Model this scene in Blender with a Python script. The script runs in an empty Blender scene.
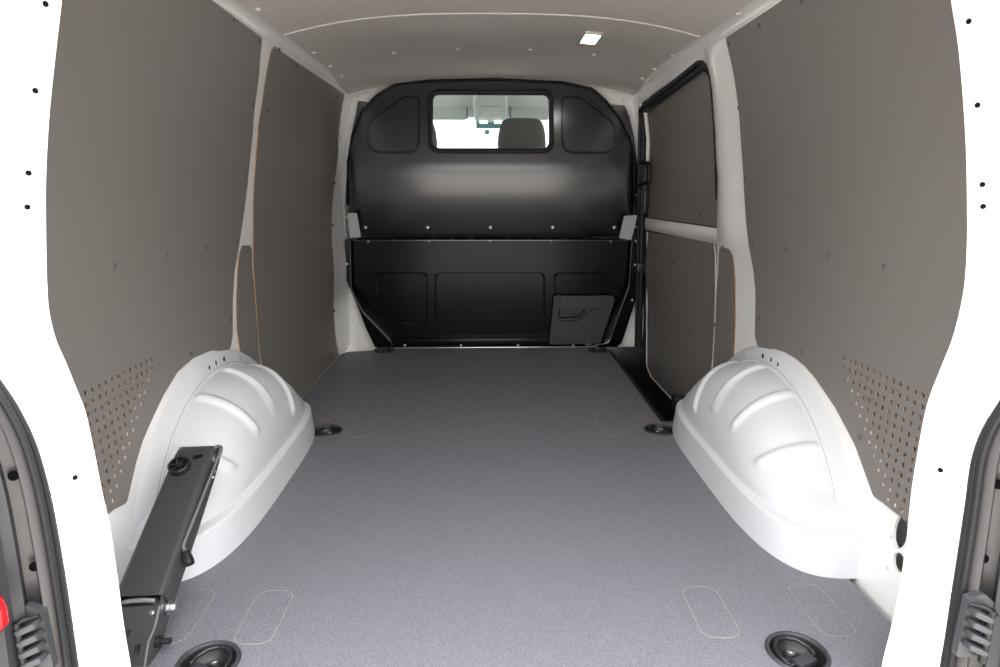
import bpy, bmesh, math
import numpy as np
from mathutils import Vector, Matrix
from mathutils.geometry import delaunay_2d_cdt
# measured outlines, in metres (y runs into the van, x to the right, z up; 0 = load floor)
D = {
 'scr_p1': [(1.4659,0.6987),(1.7141,0.698),(1.9564,0.6953),(1.7655,0.4197),(2.1918,0.6925),(2.0707,0.4537),(2.0566,1.3414),(2.2812,1.3305),(2.3452,1.1413),(2.3076,0.91)],
 'scr_p2': [(2.6082,0.682),(2.9787,0.6818),(3.1426,0.6835),(3.3304,0.6842),(3.2564,0.4571),(3.3012,0.2511),(3.3585,0.0366),(2.479,1.3412),(2.6954,1.325),(3.3529,1.3002),(2.4894,1.1409),(3.3967,0.8898),(3.5057,1.1106)],
 'scr_pR': [(1.6677,0.6967),(1.426,0.6972),(1.9073,0.6925),(1.7529,1.3221),(2.0079,1.3226),(2.2533,1.3219),(2.278,1.1277),(2.2607,0.8999),(2.1525,0.6896),(2.0387,0.4566),(1.7289,0.4232),(1.4044,0.3059)],
 'door_up': [(3.6237,1.2838),(2.6276,1.3044),(2.5942,1.2707),(2.6103,1.1687),(2.6206,1.0668),(2.6059,0.9725),(2.599,0.8587),(2.5932,0.7158),(3.5162,0.7141),(3.5761,0.9794)],
 'door_lo': [(3.4945,0.6364),(2.6313,0.6518),(2.5467,0.4234),(2.4903,0.2325),(2.4633,0.0962),(2.7141,-0.1015),(3.3028,-0.1103),(3.427,-0.0788)],
 'door_open': [(3.64,1.3007),(2.5821,1.3249),(2.5182,1.3154),(2.4927,1.2856),(2.5011,1.2323),(2.5407,1.1146),(2.5462,0.9701),(2.5334,0.8216),(2.513,0.6597),(2.4582,0.4467),(2.411,0.2528),(2.3865,0.1244)],
 'scr_dlo': [(3.0522,0.5261),(2.8734,0.5638),(2.7309,0.5998),(3.1909,0.3967),(2.7659,0.2391),(3.1345,0.1301)],
 'scr_dup': [(2.7373,1.2963),(2.7071,0.8183),(2.7839,0.7589),(3.0087,0.7589),(3.2765,0.7686),(3.5074,1.1079)],
 'roller': [(0.77,2.4171,0.0499)],
 'narrL': [(2.2483,0.6764),(2.3219,0.67),(2.3333,0.6458),(2.3109,0.5208),(2.2789,0.3753),(2.2569,0.2491),(2.2344,0.2113),(2.1873,0.2397),(2.1355,0.2827),(2.1027,0.3328),(2.1053,0.4133),(2.1406,0.5068),(2.1874,0.6001),(2.2156,0.6539)],
 'narrR': [(2.4436,0.6554),(2.376,0.6587),(2.3284,0.6287),(2.2828,0.552),(2.2279,0.4186),(2.191,0.287),(2.1814,0.2281),(2.2467,0.1753),(2.3495,0.1673),(2.3701,0.2124),(2.4473,0.5025),(2.4707,0.6368)],
 'p2': [(2.4314,1.3514),(3.4857,1.3235),(3.5221,1.1562),(3.4185,0.954),(3.3232,0.7584),(3.303,0.6117),(3.2754,0.3126),(3.3657,0.0239),(2.5605,0.0294),(2.4068,0.1143),(2.3291,0.1716),(2.2756,0.2178),(2.272,0.2671),(2.2874,0.3735),(2.3248,0.5294),(2.3521,0.6759),(2.3738,0.7905),(2.4104,0.9118),(2.4319,1.148),(2.4087,1.3277)],
 'p1': [(2.3108,1.3487),(2.3517,1.2381),(2.3717,1.0622),(2.3409,0.8938),(2.2825,0.7868),(2.2162,0.6805),(2.1615,0.6033),(2.1075,0.5124),(2.0636,0.4059),(2.025,0.3627),(1.96,0.3791),(1.8931,0.3975),(1.7751,0.4057),(1.6748,0.394),(1.5858,0.3595),(1.5173,0.3233),(1.4572,0.2882),(1.4148,0.254),(1.3479,0.1858)],
 'pR': [(2.2689,1.3311),(2.2715,1.2304),(2.2859,1.0709),(2.272,0.8934),(2.2283,0.7609),(2.1881,0.6767),(2.1375,0.6021),(2.0939,0.5354),(2.0463,0.3922),(2.0046,0.3659),(1.8965,0.3929),(1.8315,0.4),(1.7651,0.3994),(1.7064,0.3923),(1.6418,0.3773),(1.5247,0.3346),(1.4156,0.279),(1.3156,0.2023)],
 'A_L': [(-0.5788,0.96,1.1624),(-0.591,0.96,1.1138),(-0.6113,0.96,1.0386),(-0.631,0.96,0.9606),(-0.6473,0.96,0.8797),(-0.6578,0.96,0.8098),(-0.6672,0.96,0.7376),(-0.6709,0.96,0.6931),(-0.6674,0.96,0.6477),(-0.6586,0.96,0.6168),(-0.6493,0.96,0.5776),(-0.6398,0.96,0.5377),(-0.6359,0.96,0.4889),(-0.6333,0.96,0.4391),(-0.6308,0.96,0.3882),(-0.6275,0.96,0.3536),(-0.6268,0.96,0.3097),(-0.6268,0.96,0.2468),(-0.6276,0.96,0.1636),(-0.626,0.96,0.0832),(-0.6255,0.96,0.0182)],
 'A_R': [(0.5987,0.96,1.1696),(0.6118,0.96,1.1199),(0.6305,0.96,1.0625),(0.6487,0.96,0.9914),(0.664,0.96,0.9219),(0.6762,0.96,0.8544),(0.6859,0.96,0.7935),(0.6923,0.96,0.7338),(0.6918,0.96,0.688),(0.6867,0.96,0.6413),(0.6752,0.96,0.5937),(0.6631,0.96,0.5369),(0.6595,0.96,0.4616),(0.659,0.96,0.3839),(0.6628,0.96,0.3054),(0.6629,0.96,0.2225),(0.6588,0.96,0.1387),(0.6532,0.96,0.076),(0.6513,0.96,-0.0047)],
 'B_L': [(-0.7172,0.9,0.8532),(-0.734,0.9,0.7735),(-0.738,0.9,0.7046),(-0.7314,0.9,0.6477),(-0.7136,0.9,0.6054),(-0.6949,0.9,0.5657),(-0.6784,0.9,0.5119),(-0.6697,0.9,0.4415),(-0.6671,0.9,0.3704),(-0.6668,0.9,0.28),(-0.6678,0.9,0.2036),(-0.6691,0.9,0.1337),(-0.6697,0.9,0.0729)],
 'B_R': [(0.7289,0.9,0.8526),(0.7454,0.9,0.7703),(0.7535,0.9,0.6698),(0.746,0.9,0.6133),(0.7265,0.9,0.5631),(0.708,0.9,0.5212),(0.6993,0.9,0.4721),(0.7011,0.9,0.3993),(0.7025,0.9,0.3244),(0.7036,0.9,0.2459),(0.7053,0.9,0.1666),(0.7053,0.9,0.1166),(0.7089,0.9,0.0482)],
 'S1_L': [(-0.7199,0.895,0.8533),(-0.7367,0.895,0.774),(-0.7408,0.895,0.7055),(-0.7343,0.895,0.6489),(-0.7167,0.895,0.6069),(-0.6981,0.895,0.5675),(-0.6818,0.895,0.5139),(-0.6734,0.895,0.4439),(-0.6708,0.895,0.3732),(-0.6707,0.895,0.2834),(-0.6718,0.895,0.2074),(-0.6732,0.895,0.1379),(-0.6739,0.895,0.0774)],
 'S1_R': [(0.7316,0.895,0.8527),(0.7482,0.895,0.7708),(0.7565,0.895,0.6709),(0.7491,0.895,0.6147),(0.7297,0.895,0.5648),(0.7114,0.895,0.5231),(0.7029,0.895,0.4742),(0.7047,0.895,0.4018),(0.7063,0.895,0.3273),(0.7075,0.895,0.2493),(0.7094,0.895,0.1704),(0.7095,0.895,0.1206),(0.7131,0.895,0.0526)],
 'S2_L': [(-0.7199,0.885,0.8535),(-0.7366,0.885,0.7751),(-0.7408,0.885,0.7074),(-0.7345,0.885,0.6515),(-0.7172,0.885,0.6099),(-0.6989,0.885,0.5709),(-0.6829,0.885,0.518),(-0.6747,0.885,0.4487),(-0.6723,0.885,0.3789),(-0.6723,0.885,0.29),(-0.6736,0.885,0.2149),(-0.6751,0.885,0.1462),(-0.6759,0.885,0.0865)],
 'S2_R': [(0.7314,0.885,0.8529),(0.7479,0.885,0.7719),(0.7563,0.885,0.6731),(0.7491,0.885,0.6175),(0.7301,0.885,0.5681),(0.7121,0.885,0.5269),(0.7037,0.885,0.4786),(0.7057,0.885,0.4069),(0.7074,0.885,0.3333),(0.7087,0.885,0.2561),(0.7108,0.885,0.1781),(0.711,0.885,0.1289),(0.7147,0.885,0.0616)],
 'G0_L': [(-0.7264,0.89,0.8534),(-0.7432,0.89,0.7746),(-0.7475,0.89,0.7065),(-0.7413,0.89,0.6502),(-0.7238,0.89,0.6084),(-0.7055,0.89,0.5692),(-0.6894,0.89,0.516),(-0.6812,0.89,0.4464),(-0.6789,0.89,0.3761),(-0.6789,0.89,0.2868),(-0.6803,0.89,0.2113),(-0.6819,0.89,0.1422),(-0.6827,0.89,0.0821)],
 'G0_R': [(0.7385,0.89,0.8528),(0.7551,0.89,0.7713),(0.7636,0.89,0.672),(0.7564,0.89,0.6161),(0.7373,0.89,0.5664),(0.7192,0.89,0.525),(0.7109,0.89,0.4763),(0.7129,0.89,0.4043),(0.7147,0.89,0.3302),(0.7161,0.89,0.2526),(0.7181,0.89,0.1741),(0.7184,0.89,0.1246),(0.7222,0.89,0.0569)],
 'G1_L': [(-0.7283,0.87,0.8537),(-0.7451,0.87,0.7768),(-0.7496,0.87,0.7102),(-0.7438,0.87,0.6553),(-0.7269,0.87,0.6144),(-0.7092,0.87,0.5761),(-0.6937,0.87,0.5241),(-0.686,0.87,0.4561),(-0.6841,0.87,0.3875),(-0.6845,0.87,0.3002),(-0.6862,0.87,0.2264),(-0.688,0.87,0.1589),(-0.6892,0.87,0.1002)],
 'G1_R': [(0.7402,0.87,0.8532),(0.7569,0.87,0.7735),(0.7657,0.87,0.6763),(0.7589,0.87,0.6217),(0.7405,0.87,0.5731),(0.7229,0.87,0.5326),(0.715,0.87,0.485),(0.7173,0.87,0.4145),(0.7194,0.87,0.3421),(0.7211,0.87,0.2662),(0.7235,0.87,0.1894),(0.724,0.87,0.141),(0.728,0.87,0.0748)],
 'G2_L': [(-0.7552,0.9,0.8532),(-0.7726,0.9,0.7735),(-0.7773,0.9,0.7047),(-0.7713,0.9,0.6479),(-0.7539,0.9,0.6056),(-0.7356,0.9,0.566),(-0.7196,0.9,0.5122),(-0.7117,0.9,0.4419),(-0.7097,0.9,0.3709),(-0.7103,0.9,0.2806),(-0.712,0.9,0.2042),(-0.714,0.9,0.1344),(-0.7152,0.9,0.0737)],
 'G2_R': [(0.7694,0.9,0.8526),(0.7867,0.9,0.7702),(0.7959,0.9,0.6697),(0.7889,0.9,0.6131),(0.7698,0.9,0.5628),(0.7517,0.9,0.5209),(0.7435,0.9,0.4717),(0.746,0.9,0.3988),(0.7482,0.9,0.3238),(0.75,0.9,0.2453),(0.7526,0.9,0.1659),(0.7531,0.9,0.1158),(0.7573,0.9,0.0473)],
 'G3_L': [(-0.7664,0.89,0.8534),(-0.7841,0.89,0.7747),(-0.789,0.89,0.7066),(-0.7834,0.89,0.6504),(-0.7664,0.89,0.6087),(-0.7485,0.89,0.5695),(-0.733,0.89,0.5163),(-0.7255,0.89,0.4468),(-0.7239,0.89,0.3767),(-0.7249,0.89,0.2874),(-0.727,0.89,0.212),(-0.7293,0.89,0.143),(-0.7307,0.89,0.0829)],
 'G3_R': [(0.7813,0.89,0.8528),(0.7989,0.89,0.7712),(0.8085,0.89,0.6718),(0.8018,0.89,0.6158),(0.7832,0.89,0.5661),(0.7655,0.89,0.5246),(0.7576,0.89,0.4759),(0.7605,0.89,0.4038),(0.763,0.89,0.3296),(0.7652,0.89,0.2519),(0.7681,0.89,0.1733),(0.7689,0.89,0.1238),(0.7734,0.89,0.056)],
 'G4_L': [(-0.7439,0.86,0.8539),(-0.761,0.86,0.7779),(-0.7659,0.86,0.7121),(-0.7604,0.86,0.6579),(-0.7441,0.86,0.6175),(-0.7268,0.86,0.5797),(-0.7118,0.86,0.5283),(-0.7046,0.86,0.4611),(-0.7031,0.86,0.3933),(-0.7041,0.86,0.3071),(-0.7062,0.86,0.2342),(-0.7085,0.86,0.1675),(-0.7099,0.86,0.1095)],
 'G4_R': [(0.7568,0.86,0.8534),(0.7738,0.86,0.7745),(0.7832,0.86,0.6785),(0.7768,0.86,0.6244),(0.7588,0.86,0.5763),(0.7418,0.86,0.5362),(0.7342,0.86,0.4892),(0.737,0.86,0.4195),(0.7395,0.86,0.3478),(0.7416,0.86,0.2727),(0.7445,0.86,0.1968),(0.7453,0.86,0.1489),(0.7497,0.86,0.0834)],
 'G5_L': [(-0.7628,0.82,0.8547),(-0.7801,0.82,0.7823),(-0.7856,0.82,0.7197),(-0.7812,0.82,0.668),(-0.7661,0.82,0.6296),(-0.7502,0.82,0.5936),(-0.7367,0.82,0.5446),(-0.7308,0.82,0.4807),(-0.7303,0.82,0.4161),(-0.7325,0.82,0.334),(-0.7354,0.82,0.2647),(-0.7385,0.82,0.2012),(-0.7407,0.82,0.146)],
 'G5_R': [(0.7766,0.82,0.8541),(0.794,0.82,0.7789),(0.8043,0.82,0.6871),(0.799,0.82,0.6355),(0.7825,0.82,0.5896),(0.7668,0.82,0.5513),(0.7602,0.82,0.5064),(0.7639,0.82,0.4398),(0.7673,0.82,0.3713),(0.7705,0.82,0.2996),(0.7743,0.82,0.2271),(0.7757,0.82,0.1813),(0.7809,0.82,0.1188)],
 'ph_L': [(-0.5977,0.93,1.1012),(-0.6266,0.93,0.9925),(-0.6494,0.93,0.882),(-0.6555,0.93,0.8492),(-0.6467,0.93,0.4415)],
 'ph_R': [(0.6243,0.93,1.0951),(0.6528,0.93,0.987),(0.6752,0.93,0.8761),(0.6789,0.93,0.8451),(0.6763,0.93,0.4384)],
 'gh_L': [(-0.71,0.89,0.4631),(-0.7025,0.89,0.3173)],
 'gh_R': [(0.7373,0.89,0.436),(0.7362,0.89,0.3129)],
 'hinge_L': [(-0.7077,0.86,0.2477),(-0.6695,0.86,0.2605),(-0.6863,0.86,0.1672)],
 'hinge_R': [(0.6974,0.86,0.2529),(0.7479,0.86,0.2263),(0.7535,0.86,0.1559)],
 'tail_L': [(-0.717,0.84,0.3584),(-0.7179,0.84,0.319),(-0.72,0.84,0.2461)],
 'clips': [(-0.7044,2.1265,1.392),(-0.7099,2.7948,1.3906),(-0.7122,3.0759,1.3872),(-0.7034,3.2551,1.3763),(-0.6847,3.461,1.3521),(-0.4288,3.0555,1.4404),(-0.1477,3.0595,1.4561),(-0.4871,3.5329,1.3772),(0.1674,3.0598,1.4557),(0.4486,3.0675,1.4377),(0.7284,2.7993,1.3855),(0.7274,3.0923,1.3822),(0.7149,3.2773,1.3707),(0.7365,2.1188,1.385),(0.4925,3.5763,1.3764)],
 'lamp': [(0.3478,2.6961,1.4497),(0.4092,2.67,1.4444),(0.424,2.8291,1.4428),(0.3592,2.8601,1.4488)],
 'bu_out': [(-0.7672,0.5938),(-0.7605,0.7774),(-0.7338,0.9972),(-0.7041,1.1273),(-0.6578,1.2406),(-0.5726,1.3235),(-0.4844,1.3719),(-0.3162,1.3917),(0.0198,1.3999),(0.3572,1.3864),(0.5119,1.3554),(0.5808,1.2972),(0.6513,1.2138),(0.7075,1.1143),(0.7382,1.0135),(0.7594,0.7766),(0.7678,0.5914)],
 'bl_out': [(-0.7566,0.5938),(-0.7644,0.3294),(-0.7053,0.2021),(-0.6165,0.1008),(-0.5426,0.0153),(0.5699,0.0099),(0.6534,0.021),(0.6929,0.1574),(0.7516,0.3414),(0.7569,0.5914)],
 'fl_out': [(-0.7858,0.5938),(-0.7886,0.3842),(-0.7408,0.2577),(-0.6929,0.1124),(-0.643,-0.007),(-0.5932,-0.0073),(-0.5427,0.0125),(0.3798,0.008),(0.5812,0.0041),(0.6381,-0.0192),(0.683,-0.0194),(0.726,0.0264),(0.7886,0.2524),(0.7894,0.5913)],
 'fl_all': [(-0.7834,0.5885),(-0.7789,0.7774),(-0.7519,0.9972),(-0.7273,1.1273),(-0.6961,1.2405),(-0.6829,1.3038),(-0.5995,1.2895),(-0.5677,1.3186),(-0.5462,1.3477),(-0.4841,1.3792),(-0.3161,1.3965),(0.0198,1.4047),(0.357,1.3936),(0.5117,1.3627),(0.5486,1.3361),(0.5758,1.2923),(0.6227,1.2826),(0.69,1.2827),(0.7185,1.2238),(0.7492,1.1194),(0.7712,0.9831),(0.7862,0.7766),(0.7951,0.586)],
 'fl_up': [(-0.7832,0.5938),(-0.7789,0.7774),(-0.7519,0.9972),(-0.7247,1.1273),(-0.6935,1.2405),(-0.6799,1.3135),(-0.6476,1.3522)],
 'fr_up': [(0.7894,0.5913),(0.7808,0.7766),(0.76,0.9983),(0.7383,1.1294),(0.7072,1.2435),(0.6844,1.2925),(0.6209,1.3314)],
 'emb_l': [(-0.3587,1.3216),(-0.3662,1.0378),(-0.6334,1.0376),(-0.6267,1.1916),(-0.4455,1.319)],
 'emb_r': [(0.3591,1.036),(0.3534,1.321),(0.4511,1.3212),(0.6314,1.189),(0.6373,1.0362)],
 'win': [(-0.2998,1.3314),(0.2992,1.333),(0.3038,1.0561),(-0.306,1.0555)],
 'emb_c': [(-0.3123,0.4155),(0.2954,0.414),(0.2998,0.1308),(-0.3186,0.1333)],
 'emb_cl': [(-0.6335,0.4164),(-0.3502,0.4156),(-0.3574,0.1222),(-0.4948,0.1228),(-0.6361,0.2905)],
 'emb_cr': [(0.3417,0.4139),(0.6199,0.4132),(0.6272,0.2083),(0.5439,0.1297),(0.3469,0.1306)],
 'cover': [(0.3412,0.2901),(0.6657,0.289),(0.6723,0.2584),(0.6031,0.0213),(0.3183,0.0169)],
 'cov_px': [(0.3525,0.2706),(0.6443,0.2697),(0.5773,0.0386),(0.3458,0.0339),(0.3589,0.226),(0.5299,0.2254),(0.4708,0.1639),(0.3601,0.1615),(0.3921,0.2203),(0.464,0.2145)],
 'bolt_up': [(-0.6643,0.6619),(-0.3371,0.6615),(-0.006,0.6611),(0.3243,0.6607),(0.6522,0.6603)],
 'bolt_lo': [(-0.6665,0.583),(-0.3376,0.5825),(-0.0084,0.5819),(0.323,0.5814),(0.6492,0.5809)],
 'bolt_bt': [(-0.4818,0.015),(-0.1715,0.0135),(0.1455,0.012),(0.4524,0.0105)],
 'bolt_fl': [(-0.769,0.7149),(-0.7736,0.6256),(-0.7791,0.4654),(-0.7421,0.23),(-0.6427,-0.0013),(-0.6973,1.1619),(-0.73,0.9161),(-0.6822,1.3184)],
 'bolt_fr': [(0.7808,0.6606),(0.7788,0.586),(0.7793,0.4564),(0.7715,0.2637),(0.7316,0.0264),(0.7677,0.8287),(0.7501,0.983),(0.6838,1.3072)],
 'tabs': [[(-0.7438,0.7392),(-0.695,0.7392),(-0.6801,0.6162),(-0.7374,0.6111)],[(0.6896,0.7227),(0.7574,0.7278),(0.7536,0.697),(0.7317,0.5985),(0.668,0.609)]],
 'hand': [(0.8154,3.5627,0.9944),(0.8234,3.5718,0.8754),(0.8224,3.5913,0.4214),(0.8246,3.5172,0.8029)],
 'stepglint': [(0.714,3.4,-0.0594)],
}
PI = math.pi
S = bpy.context.scene
COL = S.collection
ROOTLOC = {}

# ------------------------------------------------------------------ materials
def mat(name, col, rough=.5, metal=0., spec=.5, coat=0., noise=None, bump=None, emit=None):
    m = bpy.data.materials.new(name); m.use_nodes = True
    nt = m.node_tree; b = nt.nodes['Principled BSDF']
    b.inputs['Base Color'].default_value = (*col, 1)
    b.inputs['Roughness'].default_value = rough
    b.inputs['Metallic'].default_value = metal
    b.inputs['Specular IOR Level'].default_value = spec
    b.inputs['Coat Weight'].default_value = coat
    b.inputs['Coat Roughness'].default_value = .15
    tc = nt.nodes.new('ShaderNodeTexCoord')
    if noise:
        sc, amt, det = noise
        n = nt.nodes.new('ShaderNodeTexNoise'); n.inputs['Scale'].default_value = sc
        n.inputs['Detail'].default_value = det
        r = nt.nodes.new('ShaderNodeValToRGB')
        r.color_ramp.elements[0].position = .3; r.color_ramp.elements[1].position = .7
        r.color_ramp.elements[0].color = (*[c*(1-amt) for c in col], 1)
        r.color_ramp.elements[1].color = (*[min(1, c*(1+amt)) for c in col], 1)
        nt.links.new(tc.outputs['Object'], n.inputs['Vector'])
        nt.links.new(n.outputs['Fac'], r.inputs['Fac'])
        nt.links.new(r.outputs['Color'], b.inputs['Base Color'])
    if bump:
        sc, st = bump
        n2 = nt.nodes.new('ShaderNodeTexNoise'); n2.inputs['Scale'].default_value = sc
        n2.inputs['Detail'].default_value = 2
        bp = nt.nodes.new('ShaderNodeBump'); bp.inputs['Strength'].default_value = st
        bp.inputs['Distance'].default_value = .001
        nt.links.new(tc.outputs['Object'], n2.inputs['Vector'])
        nt.links.new(n2.outputs['Fac'], bp.inputs['Height'])
        nt.links.new(bp.outputs['Normal'], b.inputs['Normal'])
    if emit:
        b.inputs['Emission Color'].default_value = (*emit[0], 1)
        b.inputs['Emission Strength'].default_value = emit[1]
    return m

def floor_mat():
    m = mat('floor_board_film', (.2, .19, .215), .55)
    nt = m.node_tree; b = nt.nodes['Principled BSDF']
    tc = nt.nodes.new('ShaderNodeTexCoord')
    v = nt.nodes.new('ShaderNodeTexVoronoi'); v.inputs['Scale'].default_value = 330
    n = nt.nodes.new('ShaderNodeTexNoise'); n.inputs['Scale'].default_value = 520; n.inputs['Detail'].default_value = 3
    n3 = nt.nodes.new('ShaderNodeTexNoise'); n3.inputs['Scale'].default_value = 3.; n3.inputs['Detail'].default_value = 3
    mp = nt.nodes.new('ShaderNodeMapping'); mp.inputs['Scale'].default_value = (1, .35, 1)
    r = nt.nodes.new('ShaderNodeValToRGB')
    e = r.color_ramp.elements
    e[0].position = .34; e[0].color = (.118, .112, .128, 1)
    e[1].position = .66; e[1].color = (.250, .237, .270, 1)
    mx = nt.nodes.new('ShaderNodeMix'); mx.data_type = 'RGBA'; mx.blend_type = 'MULTIPLY'
    mx.inputs['Factor'].default_value = .25
    for q in (v, n): nt.links.new(tc.outputs['Object'], q.inputs['Vector'])
    nt.links.new(tc.outputs['Object'], mp.inputs['Vector']); nt.links.new(mp.outputs['Vector'], n3.inputs['Vector'])
    nt.links.new(n.outputs['Fac'], r.inputs['Fac'])
    nt.links.new(r.outputs['Color'], mx.inputs['A']); nt.links.new(n3.outputs['Color'], mx.inputs['B'])
    nt.links.new(r.outputs['Color'], b.inputs['Base Color'])
    bp = nt.nodes.new('ShaderNodeBump'); bp.inputs['Strength'].default_value = .35; bp.inputs['Distance'].default_value = .0012
    nt.links.new(v.outputs['Distance'], bp.inputs['Height'])
    nt.links.new(bp.outputs['Normal'], b.inputs['Normal'])
    return m

M = dict(
    white=mat('white_body_paint', (.90, .885, .86), .3, coat=.8),
    arch=mat('white_arch_paint', (.69, .695, .71), .38, coat=.25),
    panel=mat('film_faced_panel', (.195, .18, .168), .42, spec=.45, noise=(700, .12, 2)),
    ply=mat('bare_plywood_edge', (.42, .235, .12), .7, noise=(90, .25, 3)),
    liner=mat('grey_roof_liner', (.66, .62, .58), .62, spec=.3),
    floor=floor_mat(),
    inlay=mat('floor_cover_film', (.195, .185, .20), .5, noise=(520, .3, 3)),
    groove=mat('cut_board_edge', (.34, .28, .25), .7),
    bulk=mat('black_satin_steel', (.006, .0059, .006), .19, spec=1.),
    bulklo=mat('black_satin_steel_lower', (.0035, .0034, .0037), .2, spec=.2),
    black=mat('black_plastic', (.012, .012, .013), .4, noise=(300, .1, 2)),
    dgrey=mat('dark_grey_plastic', (.038, .038, .043), .48, bump=(1200, .15)),
    rubber=mat('black_rubber', (.012, .012, .014), .55, spec=.4),
    greyrub=mat('grey_rubber', (.12, .115, .115), .45),
    hole=mat('dark_hole_lining', (.004, .004, .006), .8, spec=.1),
    steel=mat('zinc_steel', (.62, .62, .64), .28, metal=1.),
    dsteel=mat('dark_steel', (.55, .56, .59), .33, metal=1.),
    grey=mat('metallic_grey_paint', (.15, .142, .14), .4, metal=.35, coat=.2),
    cast=mat('cast_hinge_metal', (.08, .083, .09), .4, metal=.4),
    tab=mat('light_grey_tape', (.42, .42, .42), .6),
    eye=mat('black_zinc', (.045, .046, .05), .3, metal=.6),
    jack=mat('black_jack_enamel', (.045, .046, .049), .33, spec=.6, bump=(500, .05)),
    red=mat('red_lamp_lens', (.40, .006, .010), .12, coat=.5),
    head=mat('cab_headliner', (.44, .47, .46), .8, noise=(400, .06, 2)),
    seat=mat('seat_fabric', (.075, .07, .066), .75, noise=(600, .2, 2)),
    ground=mat('forecourt_concrete', (.62, .56, .50), .85, noise=(6, .12, 6)),
    screw=mat('brown_screw_cap', (.10, .092, .085), .35),
    clip=mat('pale_clip', (.72, .68, .62), .5),
    led=mat('led_lens', (.9, .9, .9), .3, emit=((1, .97, .92), 14.)),
    ledcab=mat('cab_reading_lens', (.9, .9, .9), .3, emit=((1, .95, .9), 2.5)),
    band=mat('windscreen_shade_band', (.10, .22, .24), .3),
    sensor=mat('sensor_grey', (.09, .14, .16), .4),
)
def glass_mat():
    m = bpy.data.materials.new('window_glass'); m.use_nodes = True
    nt = m.node_tree; nt.nodes.clear()
    o = nt.nodes.new('ShaderNodeOutputMaterial'); mx = nt.nodes.new('ShaderNodeMixShader')
    t = nt.nodes.new('ShaderNodeBsdfTransparent'); t.inputs['Color'].default_value = (.90, .95, .94, 1)
    g = nt.nodes.new('ShaderNodeBsdfGlossy'); g.inputs['Roughness'].default_value = .01
    lw = nt.nodes.new('ShaderNodeLayerWeight'); lw.inputs['Blend'].default_value = .5
    pw = nt.nodes.new('ShaderNodeMath'); pw.operation = 'POWER'; pw.inputs[1].default_value = 4.
    ma = nt.nodes.new('ShaderNodeMath'); ma.operation = 'MULTIPLY_ADD'; ma.inputs[1].default_value = .6; ma.inputs[2].default_value = .03
    nt.links.new(lw.outputs['Facing'], pw.inputs[0]); nt.links.new(pw.outputs[0], ma.inputs[0])
    nt.links.new(ma.outputs[0], mx.inputs[0]); nt.links.new(t.outputs[0], mx.inputs[1]); nt.links.new(g.outputs[0], mx.inputs[2])
    nt.links.new(mx.outputs[0], o.inputs[0]); return m
M['glass'] = glass_mat()

# ------------------------------------------------------------------ objects
def tag(o, label=None, cat=None, group=None, kind=None):
    if label: o['label'] = label
    if cat: o['category'] = cat
    if group: o['group'] = group
    if kind: o['kind'] = kind
    return o

def thing(name, loc, label, cat, group=None, kind=None):
    o = bpy.data.objects.new(name, None); COL.objects.link(o); o.location = loc
    o.empty_display_size = .05
    ROOTLOC[o] = Vector(loc)
    return tag(o, label, cat, group, kind)

def link(name, me, parent=None, loc=None, rot=None):
    """link mesh data whose vertices are in the parent's space"""
    o = bpy.data.objects.new(name, me); COL.objects.link(o)
    if parent: o.parent = parent
    if loc is not None: o.location = loc
    if rot is not None: o.rotation_euler = rot
    return o

def obj(name, bm, mats, parent=None, smooth=40, base=True):
    """mesh with world-space vertices -> object whose origin is its parent's base (or its own base)"""
    bmesh.ops.remove_doubles(bm, verts=bm.verts, dist=1e-6)
    if parent:
        p = parent; off = Vector((0, 0, 0))
        while p is not None:
            off += ROOTLOC.get(p, Vector((0, 0, 0))); p = p.parent
    else:
        xs = [v.co for v in bm.verts]
        off = Vector(((min(v.x for v in xs)+max(v.x for v in xs))/2, (min(v.y for v in xs)+max(v.y for v in xs))/2, min(v.z for v in xs)))
    for v in bm.verts: v.co -= off
    me = bpy.data.meshes.new(name); bm.to_mesh(me); bm.free()
    for m in (mats if isinstance(mats, (list, tuple)) else [mats]): me.materials.append(m)
    if smooth:
        me.shade_smooth(); me.set_sharp_from_angle(angle=math.radians(smooth))
    o = link(name, me, parent)
    if not parent:
        o.location = off; ROOTLOC[o] = off.copy()
    return o

def fillet(pts, r=.01, n=5, close=True):
    """round every corner of a polygon with radius r (number or per-corner list)"""
    out = []; N = len(pts); pts = [Vector(p) for p in pts]
    for i, p in enumerate(pts):
        if not close and i in (0, N-1): out.append(tuple(p)); continue
        rr = r[i] if isinstance(r, (list, tuple)) else r
        a = pts[i-1]-p; b = pts[(i+1) % N]-p
        la, lb = a.length, b.length
        if la < 1e-6 or lb < 1e-6: continue
        a /= la; b /= lb
        ang = math.acos(max(-1, min(1, a.dot(b))))
        if ang > PI-.01 or rr <= 0: out.append(tuple(p)); continue
        t = min(rr/math.tan(ang/2), .46*la, .46*lb)
        p0, p1 = p+a*t, p+b*t
        for k in range(n+1):
            s = k/n
            out.append(tuple((p0*(1-s)+p*s)*(1-s)+(p*(1-s)+p1*s)*s))
    return out

def inside(P, loops):
    c = np.zeros(len(P), bool)
    for L in loops:
        L = np.array(L); A = L; B = np.roll(L, -1, 0)
        for (ax, ay), (bx, by) in zip(A, B):
            m = (ay > P[:, 1]) != (by > P[:, 1])
            if m.any():
                xi = (bx-ax)*(P[:, 1]-ay)/((by-ay) or 1e-12)+ax
                c ^= m & (P[:, 0] < xi)
    return c

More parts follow.
